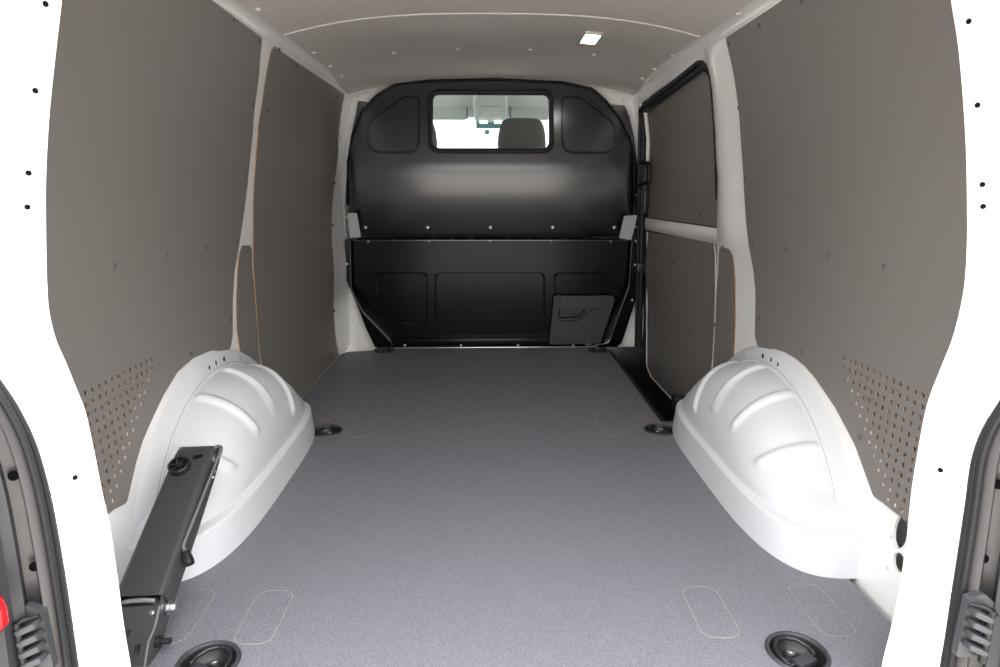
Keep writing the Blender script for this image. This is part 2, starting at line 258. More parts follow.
def sheet(outer, holes, fn, t, step=.06, edge_slot=0, back=True):
    """a sheet of thickness t cut to a 2-D outline with holes; fn(a, b, depth) bends it into place"""
    def cut(L):
        out = []
        for p, q in zip(L, list(L[1:])+[L[0]]):
            n = max(1, int(math.ceil(math.dist(p, q)/step-.01)))
            out += [(p[0]+(q[0]-p[0])*k/n, p[1]+(q[1]-p[1])*k/n) for k in range(n)]
        return out
    loops = [cut(list(map(tuple, outer)))]+[cut(list(map(tuple, h))) for h in holes]
    V = []; E = []
    for L in loops:
        k = len(V); V += L; E += [(k+i, k+(i+1) % len(L)) for i in range(len(L))]
    a0 = min(p[0] for p in outer); a1 = max(p[0] for p in outer)
    b0 = min(p[1] for p in outer); b1 = max(p[1] for p in outer)
    na, nb = max(1, int((a1-a0)/step)), max(1, int((b1-b0)/step))
    G = np.array([(a0+(a1-a0)*(i+.5*(j % 2))/na, b0+(b1-b0)*j/nb) for i in range(na+1) for j in range(nb+1)])
    G = G[inside(G, loops)]
    if len(G):
        B = np.array(V)
        keep = [g for g in G if np.min(np.sum((B-g)**2, 1)) > (.3*step)**2]
        V = V+[tuple(map(float, g)) for g in keep]
    r = delaunay_2d_cdt([Vector(v) for v in V], E, [], 0, 1e-6)
    vs = np.array([tuple(v) for v in r[0]]); fs = [f for f in r[2]]
    cen = np.array([vs[list(f)].mean(0) for f in fs]); ok = inside(cen, loops)
    fs = [f for f, k in zip(fs, ok) if k]
    bm = bmesh.new()
    front = [bm.verts.new(fn(float(a), float(b), 0.)) for a, b in vs]
    bk = [bm.verts.new(fn(float(a), float(b), t)) for a, b in vs]
    cnt = {}
    for f in fs:
        bm.faces.new([front[i] for i in f])
        if back: bm.faces.new([bk[i] for i in reversed(f)])
        for i in range(len(f)):
            e = (f[i], f[(i+1) % len(f)]); cnt.setdefault(frozenset(e), []).append(e)
    for k, l in cnt.items():
        if len(l) == 1:
            i, j = l[0]
            q = bm.faces.new([front[j], front[i], bk[i], bk[j]]); q.material_index = edge_slot
    for v in [v for v in bm.verts if not v.link_faces]: bm.verts.remove(v)
    bmesh.ops.recalc_face_normals(bm, faces=bm.faces)
    return bm

def loft(bm, rows, closed_u=False, closed_v=False, cap=False):
    g = [[bm.verts.new(p) for p in r] for r in rows]
    n = len(g); m = len(g[0])
    for i in range(n if closed_v else n-1):
        for j in range(m if closed_u else m-1):
            bm.faces.new([g[i][j], g[(i+1) % n][j], g[(i+1) % n][(j+1) % m], g[i][(j+1) % m]])
    if cap:
        bm.faces.new(list(reversed(g[0]))); bm.faces.new(g[-1])
    bmesh.ops.recalc_face_normals(bm, faces=bm.faces)
    return bm

def tube(bm, pts, r, n=10, closed=False, flat=None):
    """round bar along a polyline; flat=(a,b) scales the two cross-section axes"""
    P = [Vector(p) for p in pts]; N = len(P); rows = []
    prev = None
    for i in range(N):
        if closed: d = (P[(i+1) % N]-P[i-1])
        else: d = P[min(i+1, N-1)]-P[max(i-1, 0)]
        d.normalize()
        if prev is None:
            u = d.orthogonal().normalized()
        else:
            u = (prev-d*prev.dot(d)).normalized()
        prev = u; w = d.cross(u)
        rr = r[i] if isinstance(r, (list, tuple)) else r
        rows.append([P[i]+(u*math.cos(2*PI*k/n)+w*math.sin(2*PI*k/n))*rr for k in range(n)])
    return loft(bm, rows, closed_u=True, closed_v=closed, cap=not closed)

def box(bm, c, d, bev=0., rot=None, seg=2):
    r = bmesh.ops.create_cube(bm, size=1.)
    vs = r['verts']
    for v in vs: v.co = Vector((v.co.x*d[0], v.co.y*d[1], v.co.z*d[2]))
    if bev:
        es = list({e for v in vs for e in v.link_edges})
        rb = bmesh.ops.bevel(bm, geom=es, offset=bev, segments=seg, affect='EDGES', profile=.5)
        vs = list({v for f in rb['faces'] for v in f.verts} | {v for v in vs if v.is_valid})
    for v in vs:
        co = v.co.copy()
        if rot: co = rot @ co
        v.co = co+Vector(c)
    return bm

def lathe(bm, prof, n=28, c=(0, 0, 0), R=None):
    """profile [(r, z)] turned about z"""
    rows = []
    for r, z in prof:
        row = []
        for k in range(n):
            p = Vector((r*math.cos(2*PI*k/n), r*math.sin(2*PI*k/n), z))
            if R: p = R @ p
            row.append(p+Vector(c))
        rows.append(row)
    return loft(bm, rows, closed_u=True)

def ring_pts(cx, cy, rx, ry=None, n=12):
    ry = ry or rx
    return [(cx+rx*math.cos(2*PI*k/n), cy+ry*math.sin(2*PI*k/n)) for k in range(n)]

# ------------------------------------------------------------------ the van's shape
def ss(t):
    t = max(0., min(1., t)); return t*t*(3-2*t)
ZS = [-.3, 0, .3, .6, .9, 1.1, 1.25, 1.35, 1.45]
XS = [.80, .815, .84, .86, .855, .83, .79, .755, .70]
def X(z, y=0.):
    """half width of the load space at height z, distance y from the back"""
    return float(np.interp(z, ZS, XS))-.062*ss((y-2.5)/1.0)*ss((z-.02)/.5)*(1-.6*ss((z-.9)/.45))
def ceilz(x, y):
    f = max(0., min(1., (y-2.95)/.58))
    return 1.459-.058*f*f-.074*min(1., abs(x)/.73)**2.8
def xceil(y): return X(1.345, y)-.030*(1-ss((y-2.45)/.95))-.003
def side(s, depth=0.):
    """(y, z, d) -> point on the side wall, standing `depth` proud of the body, d behind its own face"""
    return lambda y, z, d: Vector((s*(X(z, y)-depth+d), y, z))
def side_normal(s, y, z):
    e = .004
    dz = (X(z+e, y)-X(z-e, y))/(2*e); dy = (X(z, y+e)-X(z, y-e))/(2*e)
    return Vector((-s, s*s*dy, dz)).normalized() if False else Vector((-s*1., dy, dz)).normalized()

# ------------------------------------------------------------------ screws
def cap_mesh(name, r, h, m):
    bm = bmesh.new()
    lathe(bm, [(0.0001, h), (r*.55, h*.93), (r*.9, h*.6), (r, 0), (r, -.001)], 12)
    me = bpy.data.meshes.new(name); bm.to_mesh(me); bm.free(); me.materials.append(m); me.shade_smooth()
    return me
SCREW = cap_mesh('screw', .0068, .004, M['screw'])
CLIP = cap_mesh('clip', .011, .006, M['clip'])
BOLT = cap_mesh('bolt', .0065, .006, M['steel'])
RIVET = cap_mesh('rivet', .0065, .005, M['clip'])
def put(me, parent, name, p, n):
    q = Vector((0, 0, 1)).rotation_difference(Vector(n))
    return link(name, me, parent, Vector(p)-ROOTLOC.get(parent, Vector((0, 0, 0))), q.to_euler())
def side_screws(parent, s, pts, depth, name='screw', me=None):
    for y, z in pts:
        put(me or SCREW, parent, name, side(s, depth)(y, z, 0), side_normal(s, y, z))

# ================================================================== setting
# ---- floor board
TIES = [(-.551, 1.07), (.566, 1.075), (-.615, 2.262), (.607, 2.249), (-.588, 3.468), (.575, 3.448)]
board = [(-.80, .95), (.795, .95), (.795, 2.335), (.632, 2.335), (.632, 3.515), (-.60, 3.515), (-.66, 3.47), (-.785, 3.44), (-.809, 3.38), (-.809, 2.4), (-.805, 1.9)]
holes = [ring_pts(x, y, .052, n=28) for x, y in TIES]
floor = obj('floor', sheet(board, holes, lambda a, b, d: Vector((a, b, -d)), .014, step=.2), [M['floor']])
tag(floor, 'dark grey textured load floor board between the wheel arches', 'floor', kind='structure')
def slot(x0, x1, y0, y1):
    c = fillet([(x0, y0), (x1, y0), (x1, y1), (x0, y1)], .03, 5)
    pl = obj('cover_plate', sheet(c, [], lambda a, b, d: Vector((a, b, .0006-d)), .0005, step=.2), [M['floor']], floor, 0)
    cx, cy = (x0+x1)/2, (y0+y1)/2
    o2 = fillet([(x0-.0016, y0-.0016), (x1+.0016, y0-.0016), (x1+.0016, y1+.0016), (x0-.0016, y1+.0016)], .0316, 5)
    obj('cut_line', sheet(o2, [c], lambda a, b, d: Vector((a, b, .0009-d)), .0008, step=.2), [M['groove']], pl, 0)
for a in [(-.532, -.452, 2.205, 2.605), (-.68, -.615, 2.38, 2.605), (.392, .465, 2.195, 2.59), (.54, .612, 2.36, 2.58),
          (-.70, -.622, 1.125, 1.297), (-.528, -.452, 1.12, 1.292), (.402, .478, 1.12, 1.287), (.64, .712, 1.12, 1.293)]:
    slot(*a)
bm = bmesh.new(); box(bm, (0, 3.522, .0012), (1.10, .012, .006), .002)
obj('edge_strip', bm, M['steel'], floor)
# vehicle floor pan below the board and under the cab
bm = bmesh.new(); box(bm, (-.085, 2.0, -.05), (1.43, 2.30, .03)); box(bm, (-.085, 3.36, -.05), (1.43, .42, .03)); box(bm, (.7, 1.65, -.05), (.24, 1.36, .03))
obj('floor_pan', bm, M['rubber'], floor)
bm = bmesh.new(); box(bm, (0, 4.62, -.02), (1.66, 2.0, .04))
tag(obj('floor', bm, M['rubber']), 'black rubber cab floor ahead of the bulkhead', 'floor', kind='structure')

def bead(y, z):
    """rounded body of the right door pillar between the rear lining and the door opening"""
    a = float(np.interp(z, [.45, .60, .68, .76, .89, 1.07, 1.23, 1.33], [2.12, 2.14, 2.19, 2.23, 2.275, 2.29, 2.275, 2.27]))
    b = float(np.interp(z, [.45, .66, .82, 1.0, 1.11, 1.23, 1.33], [2.45, 2.51, 2.53, 2.545, 2.54, 2.50, 2.49]))
    u = (y-a)/(b-a)
    if u <= 0 or u >= 1: return 0.
    return .022*math.sin(PI*u**1.35)*ss((z-.62)/.12)*ss((1.40-z)/.1)
# ---- side shells
def cavity(s):
    k = .036 if s > 0 else 0
    return [(1.12, .215), (1.283-k, .217), (1.36-k, .285), (1.435-k, .36), (1.50-k, .405), (1.60-k, .44), (1.98, .46), (2.04, .6), (2.13, .8), (2.2, .95), (2.2, 1.2), (1.12, 1.2)]
shell_o = [(.97, -.02), (3.60, -.02), (3.60, 1.345), (2.3, 1.345), (.97, 1.375)]
L = thing('wall_left', (-.8, 2.2, 0), 'white painted steel left body side showing between the grey lining panels', 'wall', kind='structure')
obj('body_side', sheet(shell_o, [fillet(cavity(-1), .03)], side(-1), .004, .07), [M['white']], L)
obj('outer_skin', sheet([(.97, -.3), (3.66, -.3), (3.66, 1.515), (.97, 1.515)], [], side(-1, -.11), .004, .15), [M['white']], L)
door_loop = [(3.525, -.02), (3.525, 1.262)]+[(3.498, 1.284), (2.5803, 1.3246), (2.5181, 1.3154), (2.4927, 1.2856), (2.5011, 1.2323), (2.5405, 1.1145), (2.5462, .97), (2.5334, .8216), (2.513, .6597), (2.4582, .4467), (2.405, .2543), (2.3645, .1312), (2.34, -.02)]
R = thing('wall_right', (.8, 2.2, 0), 'white painted steel right body side and door pillar around the sliding door opening', 'wall', kind='structure')
shell_r = [(.97, -.02), (2.34, -.02)]+list(reversed(door_loop[1:-1]))+[(3.525, -.02), (3.60, -.02), (3.60, 1.345), (2.3, 1.345), (.97, 1.375)]
shell_r = shell_r[:2]+fillet(shell_r[1:-4], .03, 4, close=False)[1:]+shell_r[-4:]
obj('body_side', sheet(shell_r, [fillet(cavity(1), .03), ring_pts(1.214, .172, .021, .036, 20), ring_pts(1.198, .112, .019, .02, 18), ring_pts(1.236, .148, .004, .004, 8), ring_pts(1.226, .08, .004, .004, 8)],
    lambda y, z, d: side(1, bead(y, z))(y, z, d), .006, .04), [M['white']], R)
obj('outer_skin', sheet([(.97, -.3), (2.36, -.3), (2.36, 1.515), (.97, 1.515)], [], side(1, -.11), .004, .15), [M['white']], R)
obj('outer_sill', sheet([(2.36, 1.33), (3.66, 1.33), (3.66, 1.515), (2.36, 1.515)], [], side(1, -.11), .004, .15), [M['white']], R)

for s, par in ((-1, L), (1, R)):
    bm = bmesh.new()
    loft(bm, [[Vector((s*(X(z, .98)+q), .985, z)) for z in np.linspace(-.3, 1.515, 34)] for q in (0, .113)])
    loft(bm, [[Vector((s*(X(-.02, y)+q), y, -.022)) for y in np.linspace(.98, 2.36, 20)] for q in (0, .113)])
    obj('end_closure', bm, M['white'], par)  # unseen plates added to keep light out of the wall cavity

# ---- roof rails
def rail_rows(s, y0, y1, n=30):
    rows = []
    for i in range(n+1):
        y = y0+(y1-y0)*i/n
        x0 = X(1.34, y)+.001; xc = xceil(y)
        z1 = ceilz(xc, y)+.003
        row = []
        for k in range(9):
            t = k/8
            b = math.sin(PI*t)*.010
            row.append(Vector((s*(x0+(xc-x0)*t+b*.8), y, 1.335+(z1-1.335)*t+b*.9)))
        rows.append(row)
    return rows
for i, (s, nm) in enumerate(((-1, 'left'), (1, 'right'))):
    bm = bmesh.new(); loft(bm, rail_rows(s, .97, 3.59))
    # a raised joint where the centre pillar runs up into the rail
    o = obj('trim_%d' % (i+1), bm, M['white'])
    tag(o, 'white steel roof rail along the %s edge of the ceiling' % nm, 'trim', kind='structure')

# ---- ceiling
def ceil_outline(y0, y1, m=12):
    l = [(-(xceil(y0+(y1-y0)*k/m)+.003), y0+(y1-y0)*k/m) for k in range(m+1)]
    r = [(-a, b) for a, b in reversed(l)]
    return l+r
ceiling = thing('ceiling', (0, 2.2, 1.44), 'warm grey curved roof liner of the load space', 'ceiling', kind='structure')
obj('rear_liner', sheet(ceil_outline(.97, 2.437), [], lambda a, b, d: Vector((a, b, ceilz(a, b)-.004+d)), .004, .07), [M['liner']], ceiling)
obj('front_liner', sheet(ceil_outline(2.443, 3.525), [], lambda a, b, d: Vector((a, b, ceilz(a, b)+.002+d)), .004, .06), [M['liner']], ceiling)
bm = bmesh.new()
tube(bm, [(x, 2.44, ceilz(x, 2.44)-.003) for x in np.linspace(-.722, .722, 61)], .0052, 8)
obj('roof_bow', bm, M['clip'], ceiling)
bm = bmesh.new(); loft(bm, [[Vector((x, y, 1.50)) for x in np.linspace(-.95, .95, 3)] for y in (.9, 3.7)])
obj('roof_skin', bm, M['white'], ceiling)
bm = bmesh.new()
xs_ = np.linspace(-.80, .80, 41)
loft(bm, [[Vector((x, .972, ceilz(x, .98)-.004 if abs(x) < .72 else 1.32)) for x in xs_], [Vector((x, .972, 1.505)) for x in xs_]])
obj('rear_light_block', bm, M['white'], ceiling)  # unseen sheet added to shut light out between liner and roof
for x, y, z in D['clips']:
    e = .01
    n = Vector(((ceilz(x+e, y)-ceilz(x-e, y))/(2*e), (ceilz(x, y+e)-ceilz(x, y-e))/(2*e), -1)).normalized()
    put(CLIP, ceiling, 'clip', (x, y, ceilz(x, y)-(.004 if y < 2.437 else -.002)), n)

# ---- ceiling light
lx, ly = .387, 2.765
lz = ceilz(lx, ly)
sl = math.atan((ceilz(lx+.02, ly)-ceilz(lx-.02, ly))/.04)
t = thing('ceiling_light', (lx, ly, lz), 'small rectangular lit white ceiling lamp in the grey roof liner', 'lamp')
Rl = Matrix.Rotation(-sl, 3, 'Y')
bm = bmesh.new()
o_ = fillet([(-.037, -.09), (.037, -.09), (.037, .09), (-.037, .09)], .012); i_ = fillet([(-.029, -.079), (.029, -.079), (.029, .079), (-.029, .079)], .008)
bm = sheet(o_, [i_], lambda a, b, d: Vector((lx, ly, lz-.008))+Rl @ Vector((a, b, d)), .012, .3)
obj('frame', bm, M['clip'], t)
bm = sheet(i_, [], lambda a, b, d: Vector((lx, ly, lz-.0065))+Rl @ Vector((a, b, d)), .006, .3)
obj('lens', bm, M['led'], t)

# ---- front body frame behind the bulkhead
fr_o = [(-.90, -.25), (.90, -.25), (.90, 1.0), (.80, 1.40), (.60, 1.47), (-.60, 1.47), (-.80, 1.40), (-.90, 1.0)]
fr_h = fillet([(-.60, .12), (.60, .12), (.66, .4), (.66, 1.0), (.45, 1.35), (-.45, 1.35), (-.66, 1.0), (-.66, .4)], .08)
FR = thing('wall_front', (0, 3.62, 0), 'white body frame around the edge of the black bulkhead', 'wall', kind='structure')
obj('body_frame', sheet(fr_o, [fr_h], lambda a, b, d: Vector((a, 3.605+d, b)), .006, .2), [M['white']], FR)
# pillar trim between lining and bulkhead, with its joint line
for s in (-1, 1):
    rows = []
    for i in range(31):
        z = 1.33*i/30
        xo = X(z, 3.45)+.004
        rows.append([Vector((s*(xo-.0028*k-.002*math.sin(PI*k/6)), 3.40+.0335*k, z)) for k in range(7)])
    if s < 0:
        bm = bmesh.new(); loft(bm, rows); obj('pillar_trim', bm, M['white'], FR)
    bm = bmesh.new(); box(bm, (s*.765, 3.603, .326), (.14, .003, .0035)); obj('joint_line', bm, M['hole'], FR)
# white corner gussets under the roof
for s in (-1, 1):
    pts = [(s*.705, 1.325), (s*.60, 1.352), (s*.56, 1.335), (s*.595, 1.298), (s*.70, 1.275)]
    obj('corner_gusset', sheet(fillet(pts, .008), [], lambda a, b, d: Vector((a, 3.555+d, b)), .02, .2), [M['white']], FR)

# ---- rear pillars (trim 3, 4): jamb, return, holes
def resample(pts, n):
    P = [Vector(p) for p in pts]
    # smooth Catmull-Rom then even steps in height
    Q = []
    for i in range(len(P)-1):
        p0, p1, p2, p3 = P[max(i-1, 0)], P[i], P[i+1], P[min(i+2, len(P)-1)]
        for k in range(8):
            u = k/8
            Q.append(.5*((2*p1)+(p2-p0)*u+(2*p0-5*p1+4*p2-p3)*u*u+(3*p1-p0-3*p2+p3)*u**3))
    Q.append(P[-1])
    zs = np.array([q.z for q in Q])[::-1]
    z = np.linspace(Q[0].z, Q[-1].z, n)
    return [Vector((float(np.interp(v, zs, np.array([q.x for q in Q])[::-1])), Q[0].y, float(v))) for v in z]
def at_heights(pts, zz):
    zs = np.array([p[2] for p in pts])[::-1]; xs = np.array([p[0] for p in pts])[::-1]
    return [Vector((float(np.interp(z, zs, xs)), pts[0][1], float(z))) for z in zz]
def topped(pts, s):
    """carry a pillar line up from where the photograph ends to the roof"""
    p = [tuple(q) for q in pts]
    x, y, z = p[0]
    ext = []
    for zz, f in ((1.32, 0), (1.22, 0), (1.10, 0), (.98, 0)):
        if zz > z+.04:
            ext.append((s*max(.40, abs(x)-(zz-z)*.30-max(0, zz-1.15)*.5), y, zz))
    return ext+p
zz = np.linspace(1.32, -.05, 90)
JAMB = {}; FRAME = {}
for i, s in enumerate((-1, 1)):
    k = 'L' if s < 0 else 'R'; nm = 'left' if s < 0 else 'right'
    A = at_heights(resample(topped(D['A_'+k], s), 160), zz)
    B = at_heights(resample(topped(D['B_'+k], s), 160), zz)
    T = thing('trim_%d' % (3+i), (s*.7, .95, -.05), 'broad white painted %s rear door pillar beside the loading opening' % nm, 'trim', kind='structure')
    rows = []
    for a, b in zip(A, B):
        z = a.z
        wall_x = s*(X(z, 1.1)+.002)
        def beyond(y, d): return Vector((min(abs(wall_x), abs(a.x+.025*s*0)*y/.96+.03*s*(y/.96-1)*0+d)*s, y, z))
        row = [Vector((wall_x, 1.15, z)), beyond(1.09, .05), beyond(1.0, .018), beyond(.973, .006), a]
        for q in range(1, 8):
            u = q/8
            p = a.lerp(b, u); bow = math.sin(PI*u)*.006
            row.append(p+Vector((-s*bow*.7, -bow*.7, 0)))
        row.append(b); row.append(b+Vector((s*.004, .012, 0)))
        rows.append(row)
    bm = bmesh.new(); loft(bm, rows); obj('jamb', bm, M['white'], T, 60)
    JAMB[k] = rows
    for x, y, z in D['ph_'+k]:
        j = int(np.argmin(np.abs(zz-z))); row = rows[j]
        # find the spot of the jamb seen along the same sight line
        best = min(((abs((row[q].x+.025)/row[q].y-(x+.025)/y), q) for q in range(4, 13)))[1]
        p = row[best]; tn = (row[min(best+1, 12)]-row[best-1]).normalized()
        n = Vector((tn.y, -tn.x, 0)); n = n if n.x*s < 0 else -n
        bm = bmesh.new(); q_ = Vector((0, 0, 1)).rotation_difference(n).to_matrix()
        lathe(bm, [(.0001, .0012), (.0034, .0012), (.0039, .0004), (.0039, -.003)], 14, p, q_)
        obj('hole', bm, M['hole'], T)
    def line(key): return at_heights(resample(topped(D[key+'_'+k], s), 160), zz)
    S1, S2, G0, G1, G2, G3, G4, G5 = (line(q) for q in ('S1', 'S2', 'G0', 'G1', 'G2', 'G3', 'G4', 'G5'))
    w = thing('weatherstrip', (s*.69, .89, -.05), 'black and grey rubber door seal running up the outer edge of the %s rear pillar' % nm, 'door seal', 'rear door seals')
    bm = bmesh.new(); tube(bm, S1, .0052, 8); obj('seal_bulb', bm, M['rubber'], w)
    bm = bmesh.new(); tube(bm, [p.lerp(q, .5)+Vector((0, -.006, 0)) for p, q in zip(S1, S2)], .0030, 8); obj('seal_lip', bm, M['greyrub'], w)
    bm = bmesh.new(); tube(bm, S2, .0050, 8); obj('seal_base', bm, M['rubber'], w)
    g = thing('door_frame', (s*.68, .87, -.05), 'grey metallic outer frame of the %s rear doorway outside the rubber seal' % nm, 'door frame')
    rows = []
    for a, b, c, d, e, f in zip(G0, G1, G2, G3, G4, G5):
        rows.append([a+Vector((0, .02, 0)), a, a.lerp(b, .5)+Vector((0, -.004, 0)), b, c, d])
    FRAME[k] = g
    bm = bmesh.new(); loft(bm, rows); obj('gutter', bm, M['grey'], g, 35)
    rows = [[d+Vector((0, .004, 0)), e+Vector((0, -.0, 0)), e.lerp(f, .45)+Vector((0, .012, 0)), e.lerp(f, .5)+Vector((0, -.004, 0)), f] for d, e, f in zip(G3, G4, G5)]
    bm = bmesh.new(); loft(bm, rows); obj('outer_panel', bm, M['dgrey'], g, 30)
    bm = bmesh.new()
    loft(bm, [[f, f.lerp(Vector((s*(X(f.z)+.112), .90, f.z)), .5)+Vector((0, -.02, 0)), Vector((s*(X(f.z)+.112), .90, f.z)), Vector((s*(X(f.z)+.113), .985, f.z))] for f in G5])
    obj('corner_panel', bm, M['dgrey'], g, 50)
    for x, y, z in D['gh_'+k]:
        bm = bmesh.new(); lathe(bm, [(.0001, .002), (.006, .002), (.0072, .0), (.0072, -.004)], 16, (x, y-.003, z), Matrix.Rotation(PI/2, 3, 'X'))
        obj('bolt_hole', bm, M['hole'], g)

# ---- ground outside
bm = bmesh.new()
loft(bm, [[Vector((x, y, -.62)) for x in (-14, -4, 4, 14)] for y in (-14, -6, 0, 6, 14)])
tag(obj('ground', bm, M['ground']), 'pale concrete ground outside the van', 'ground', kind='structure')

# ================================================================== lining panels
PT = .0022
def perfs(y0, z0, rows, s):
    out = []
    for r in range(rows):
        z = z0-.0223*r
        y = y0-(.005 if r >= 1 else 0)-.0254*max(0, r-1)
        while y > 1.13:
            out.append(ring_pts(y, z, .0051, n=10)); y -= .0246
    return out
def lining(name, outer, hol, s, label, group, scr, r=.012, step=.06, depth=.0042):
    c = outer[0]
    t = thing(name, (s*(X(.7)-.0), sum(p[0] for p in outer)/len(outer), min(p[1] for p in outer)), label, 'wall panel', group)
    obj('board', sheet(fillet(outer, r), hol, side(s, depth), PT, step, edge_slot=1), [M['panel'], M['ply']], t, 35)
    side_screws(t, s, scr, depth)
    return t
back = [(1.30, .195), (1.07, .195), (1.07, 1.372)]
p1 = [p if i else (2.3, 1.343) for i, p in enumerate(D['p1'])]
lining('lining_panel', p1+back, perfs(1.563, .459, 12, -1), -1,
       'large grey perforated lining panel on the left wall above the wheel arch', 'lining panels', D['scr_p1'], [.012]*1+[.08]*(len(p1)-2)+[.02]+[.01]*3)
pR = [p if i else (2.27, 1.343) for i, p in enumerate(D['pR'])]
lining('lining_panel', pR+[(1.28, .204), (1.07, .204), (1.07, 1.356)], perfs(1.527, .463, 12, 1), 1,
       'large grey perforated lining panel on the right wall above the wheel arch', 'lining panels', D['scr_pR'], [.012]*1+[.08]*(len(pR)-2)+[.02]+[.01]*3)
p2 = [(y, min(z, 1.343)) for y, z in D['p2']]
p2[7] = (p2[7][0], .003); p2[8] = (p2[8][0], .003)
lining('lining_panel', p2, [], -1, 'grey lining panel filling the left wall between the white pillar and the bulkhead', 'lining panels', D['scr_p2'],
       [.008, .008]+[.1]*5+[.01, .01]+[.1]*(len(p2)-10)+[.02])
lining('lining_panel', D['narrL'], [], -1, 'narrow tall grey lining panel set in the white left pillar above the wheel arch', 'lining panels', [D['narrL'][0]] and [(2.28, .655)], .02, .05)
lining('lining_panel', D['narrR'], [], 1, 'narrow tall grey lining panel in the white right pillar between sliding door and wheel arch', 'lining panels', [(2.405, .64), (2.25, .36), (2.41, .36)], .02, .05)

# ================================================================== sliding door
DP = -.034
door = thing('door_1', (.86, 3.0, -.12), 'sliding side door on the right lined with two grey panels split by a white beam', 'door', kind='structure')
obj('door_shell', sheet(fillet([(2.36, -.26), (3.598, -.26), (3.598, 1.30), (2.44, 1.345)], .03), [], side(1, DP-.006), .03, .08), [M['rubber']], door)
du = list(D['door_up']); du[0] = (3.50, 1.262); du[8] = (3.50, .714); du[9] = (3.51, .98)
dl = list(D['door_lo'])
obj('upper_panel', sheet(fillet(du, [.01, .05, .05, .1, .1, .1, .1, .012, .012, .1]), [], side(1, DP+.001), .006, .07, edge_slot=1), [M['panel'], M['rubber']], door, 35)
obj('lower_panel', sheet(fillet(dl, [.015, .015, .1, .1, .03, .02, .06, .06]), [], side(1, DP+.001), .006, .07, edge_slot=1), [M['panel'], M['clip']], door, 35)
# white beam between the panels, rounded
rows = []
for i in range(21):
    y = 2.5+(3.53-2.5)*i/20
    rows.append([side(1, DP+.002+.012*math.sin(PI*k/8))(y, .648+.062*k/8, 0) for k in range(9)])
bm = bmesh.new(); loft(bm, rows); obj('cross_beam', bm, M['white'], door)
# bright edge round the lower panel
bm = bmesh.new()
edge = fillet([D['door_lo'][i] for i in (0, 7, 6, 5, 4)], .05, 5, close=False)
tube(bm, [side(1, DP+.003)(y, z, 0) for y, z in edge], .0035, 6); obj('edge_trim', bm, M['clip'], door)
side_screws(door, 1, D['scr_dup'], DP+.001); side_screws(door, 1, D['scr_dlo'], DP+.001)
# inner pull handle on the front edge
hy = 3.49
bm = bmesh.new()
hx = X(.93, hy)-DP
lp = fillet([(hx-.048, 3.525, .995), (hx-.030, 3.37, .985), (hx-.030, 3.37, .895), (hx-.048, 3.525, .875)], .02, 5)
tube(bm, lp, .0085, 10, closed=True); obj('pull_handle', bm, M['black'], door)
bm = bmesh.new(); box(bm, (hx-.018, hy+.01, .93), (.03, .05, .15), .008); obj('handle_base', bm, M['black'], door)
bm = bmesh.new(); box(bm, (hx-.012, hy+.005, .80), (.03, .035, .13), .006); obj('lock_case', bm, M['black'], door)
bm = bmesh.new(); box(bm, (X(.45, 3.49)-DP-.022, 3.50, .445), (.05, .045, .055), .007); obj('guide_block', bm, M['black'], door)
# white inner edge at front of the upper panel
bm = bmesh.new()
tube(bm, [side(1, DP+.014)(3.462, z, 0) for z in np.linspace(1.0, 1.245, 10)], .010, 8); obj('front_edge', bm, M['white'], door)
# lower roller arm end, seen beside the wheel arch
bm = bmesh.new()
Rx = Matrix.Rotation(PI/2, 3, 'Y')
lathe(bm, [(.0001, .03), (.020, .03), (.026, .024), (.026, -.004), (.030, -.006), (.030, -.026), (.0001, -.028)], 24, (.742, 2.47, .035), Rx)
obj('roller', bm, M['rubber'], door)
# rubber seal round the opening
t = thing('weatherstrip', (.8, 3.0, 0), 'black rubber seal framing the sliding door opening on the right wall', 'door seal')
up = [(3.515, -.2), (3.515, 1.258)]+door_loop[3:10]
loop = fillet(up, [.01, .03, .05]+[.08]*(len(up)-3), 5, close=False)
bm = bmesh.new()
tube(bm, [side(1, -.006)(y+(.006 if y > 3 else .004), z, 0) for y, z in loop], .0105, 8)
obj('seal_tube', bm, M['rubber'], t)
bm = bmesh.new()
tube(bm, [side(1, -.020)(y-(.012 if y > 3.3 else -.006), z-(.012 if z > 1.2 else 0), 0) for y, z in loop], .014, 8)
obj('seal_lip', bm, M['rubber'], t)

# ---- step well
st = thing('door_step', (.74, 2.9, -.22), 'black plastic step well sunk in the floor inside the sliding door', 'step')
bm = bmesh.new()
box(bm, (.745, 2.90, -.215), (.24, 1.12, .01)); box(bm, (.634, 2.90, -.112), (.008, 1.12, .20))
box(bm, (.745, 3.455, -.10), (.24, .01, .235), .003); box(bm, (.745, 2.345, -.115), (.24, .01, .2))
obj('tray', bm, M['black'], st)
bm = bmesh.new(); box(bm, (.641, 2.90, -.006), (.017, 1.13, .02), .004); obj('edge_lip', bm, M['black'], st)
bm = bmesh.new()
for k in range(16): box(bm, (.75, 2.42+.064*k, -.208), (.2, .012, .006), .002)
obj('tread_ribs', bm, M['black'], st)
t = thing('step_lamp', (.668, 3.445, -.05), 'tiny glowing block added for a bright reflection at the front of the black step well', 'lamp')  # small reflection put in as a glowing block; no lamp here
bm = bmesh.new(); box(bm, (.674, 3.446, -.042), (.040, .012, .022), .004); obj('housing', bm, M['dgrey'], t)
bm = bmesh.new(); box(bm, (.668, 3.440, -.042), (.018, .006, .016), .002); obj('lens', bm, M['ledcab'], t)  # glows only to imitate the reflection

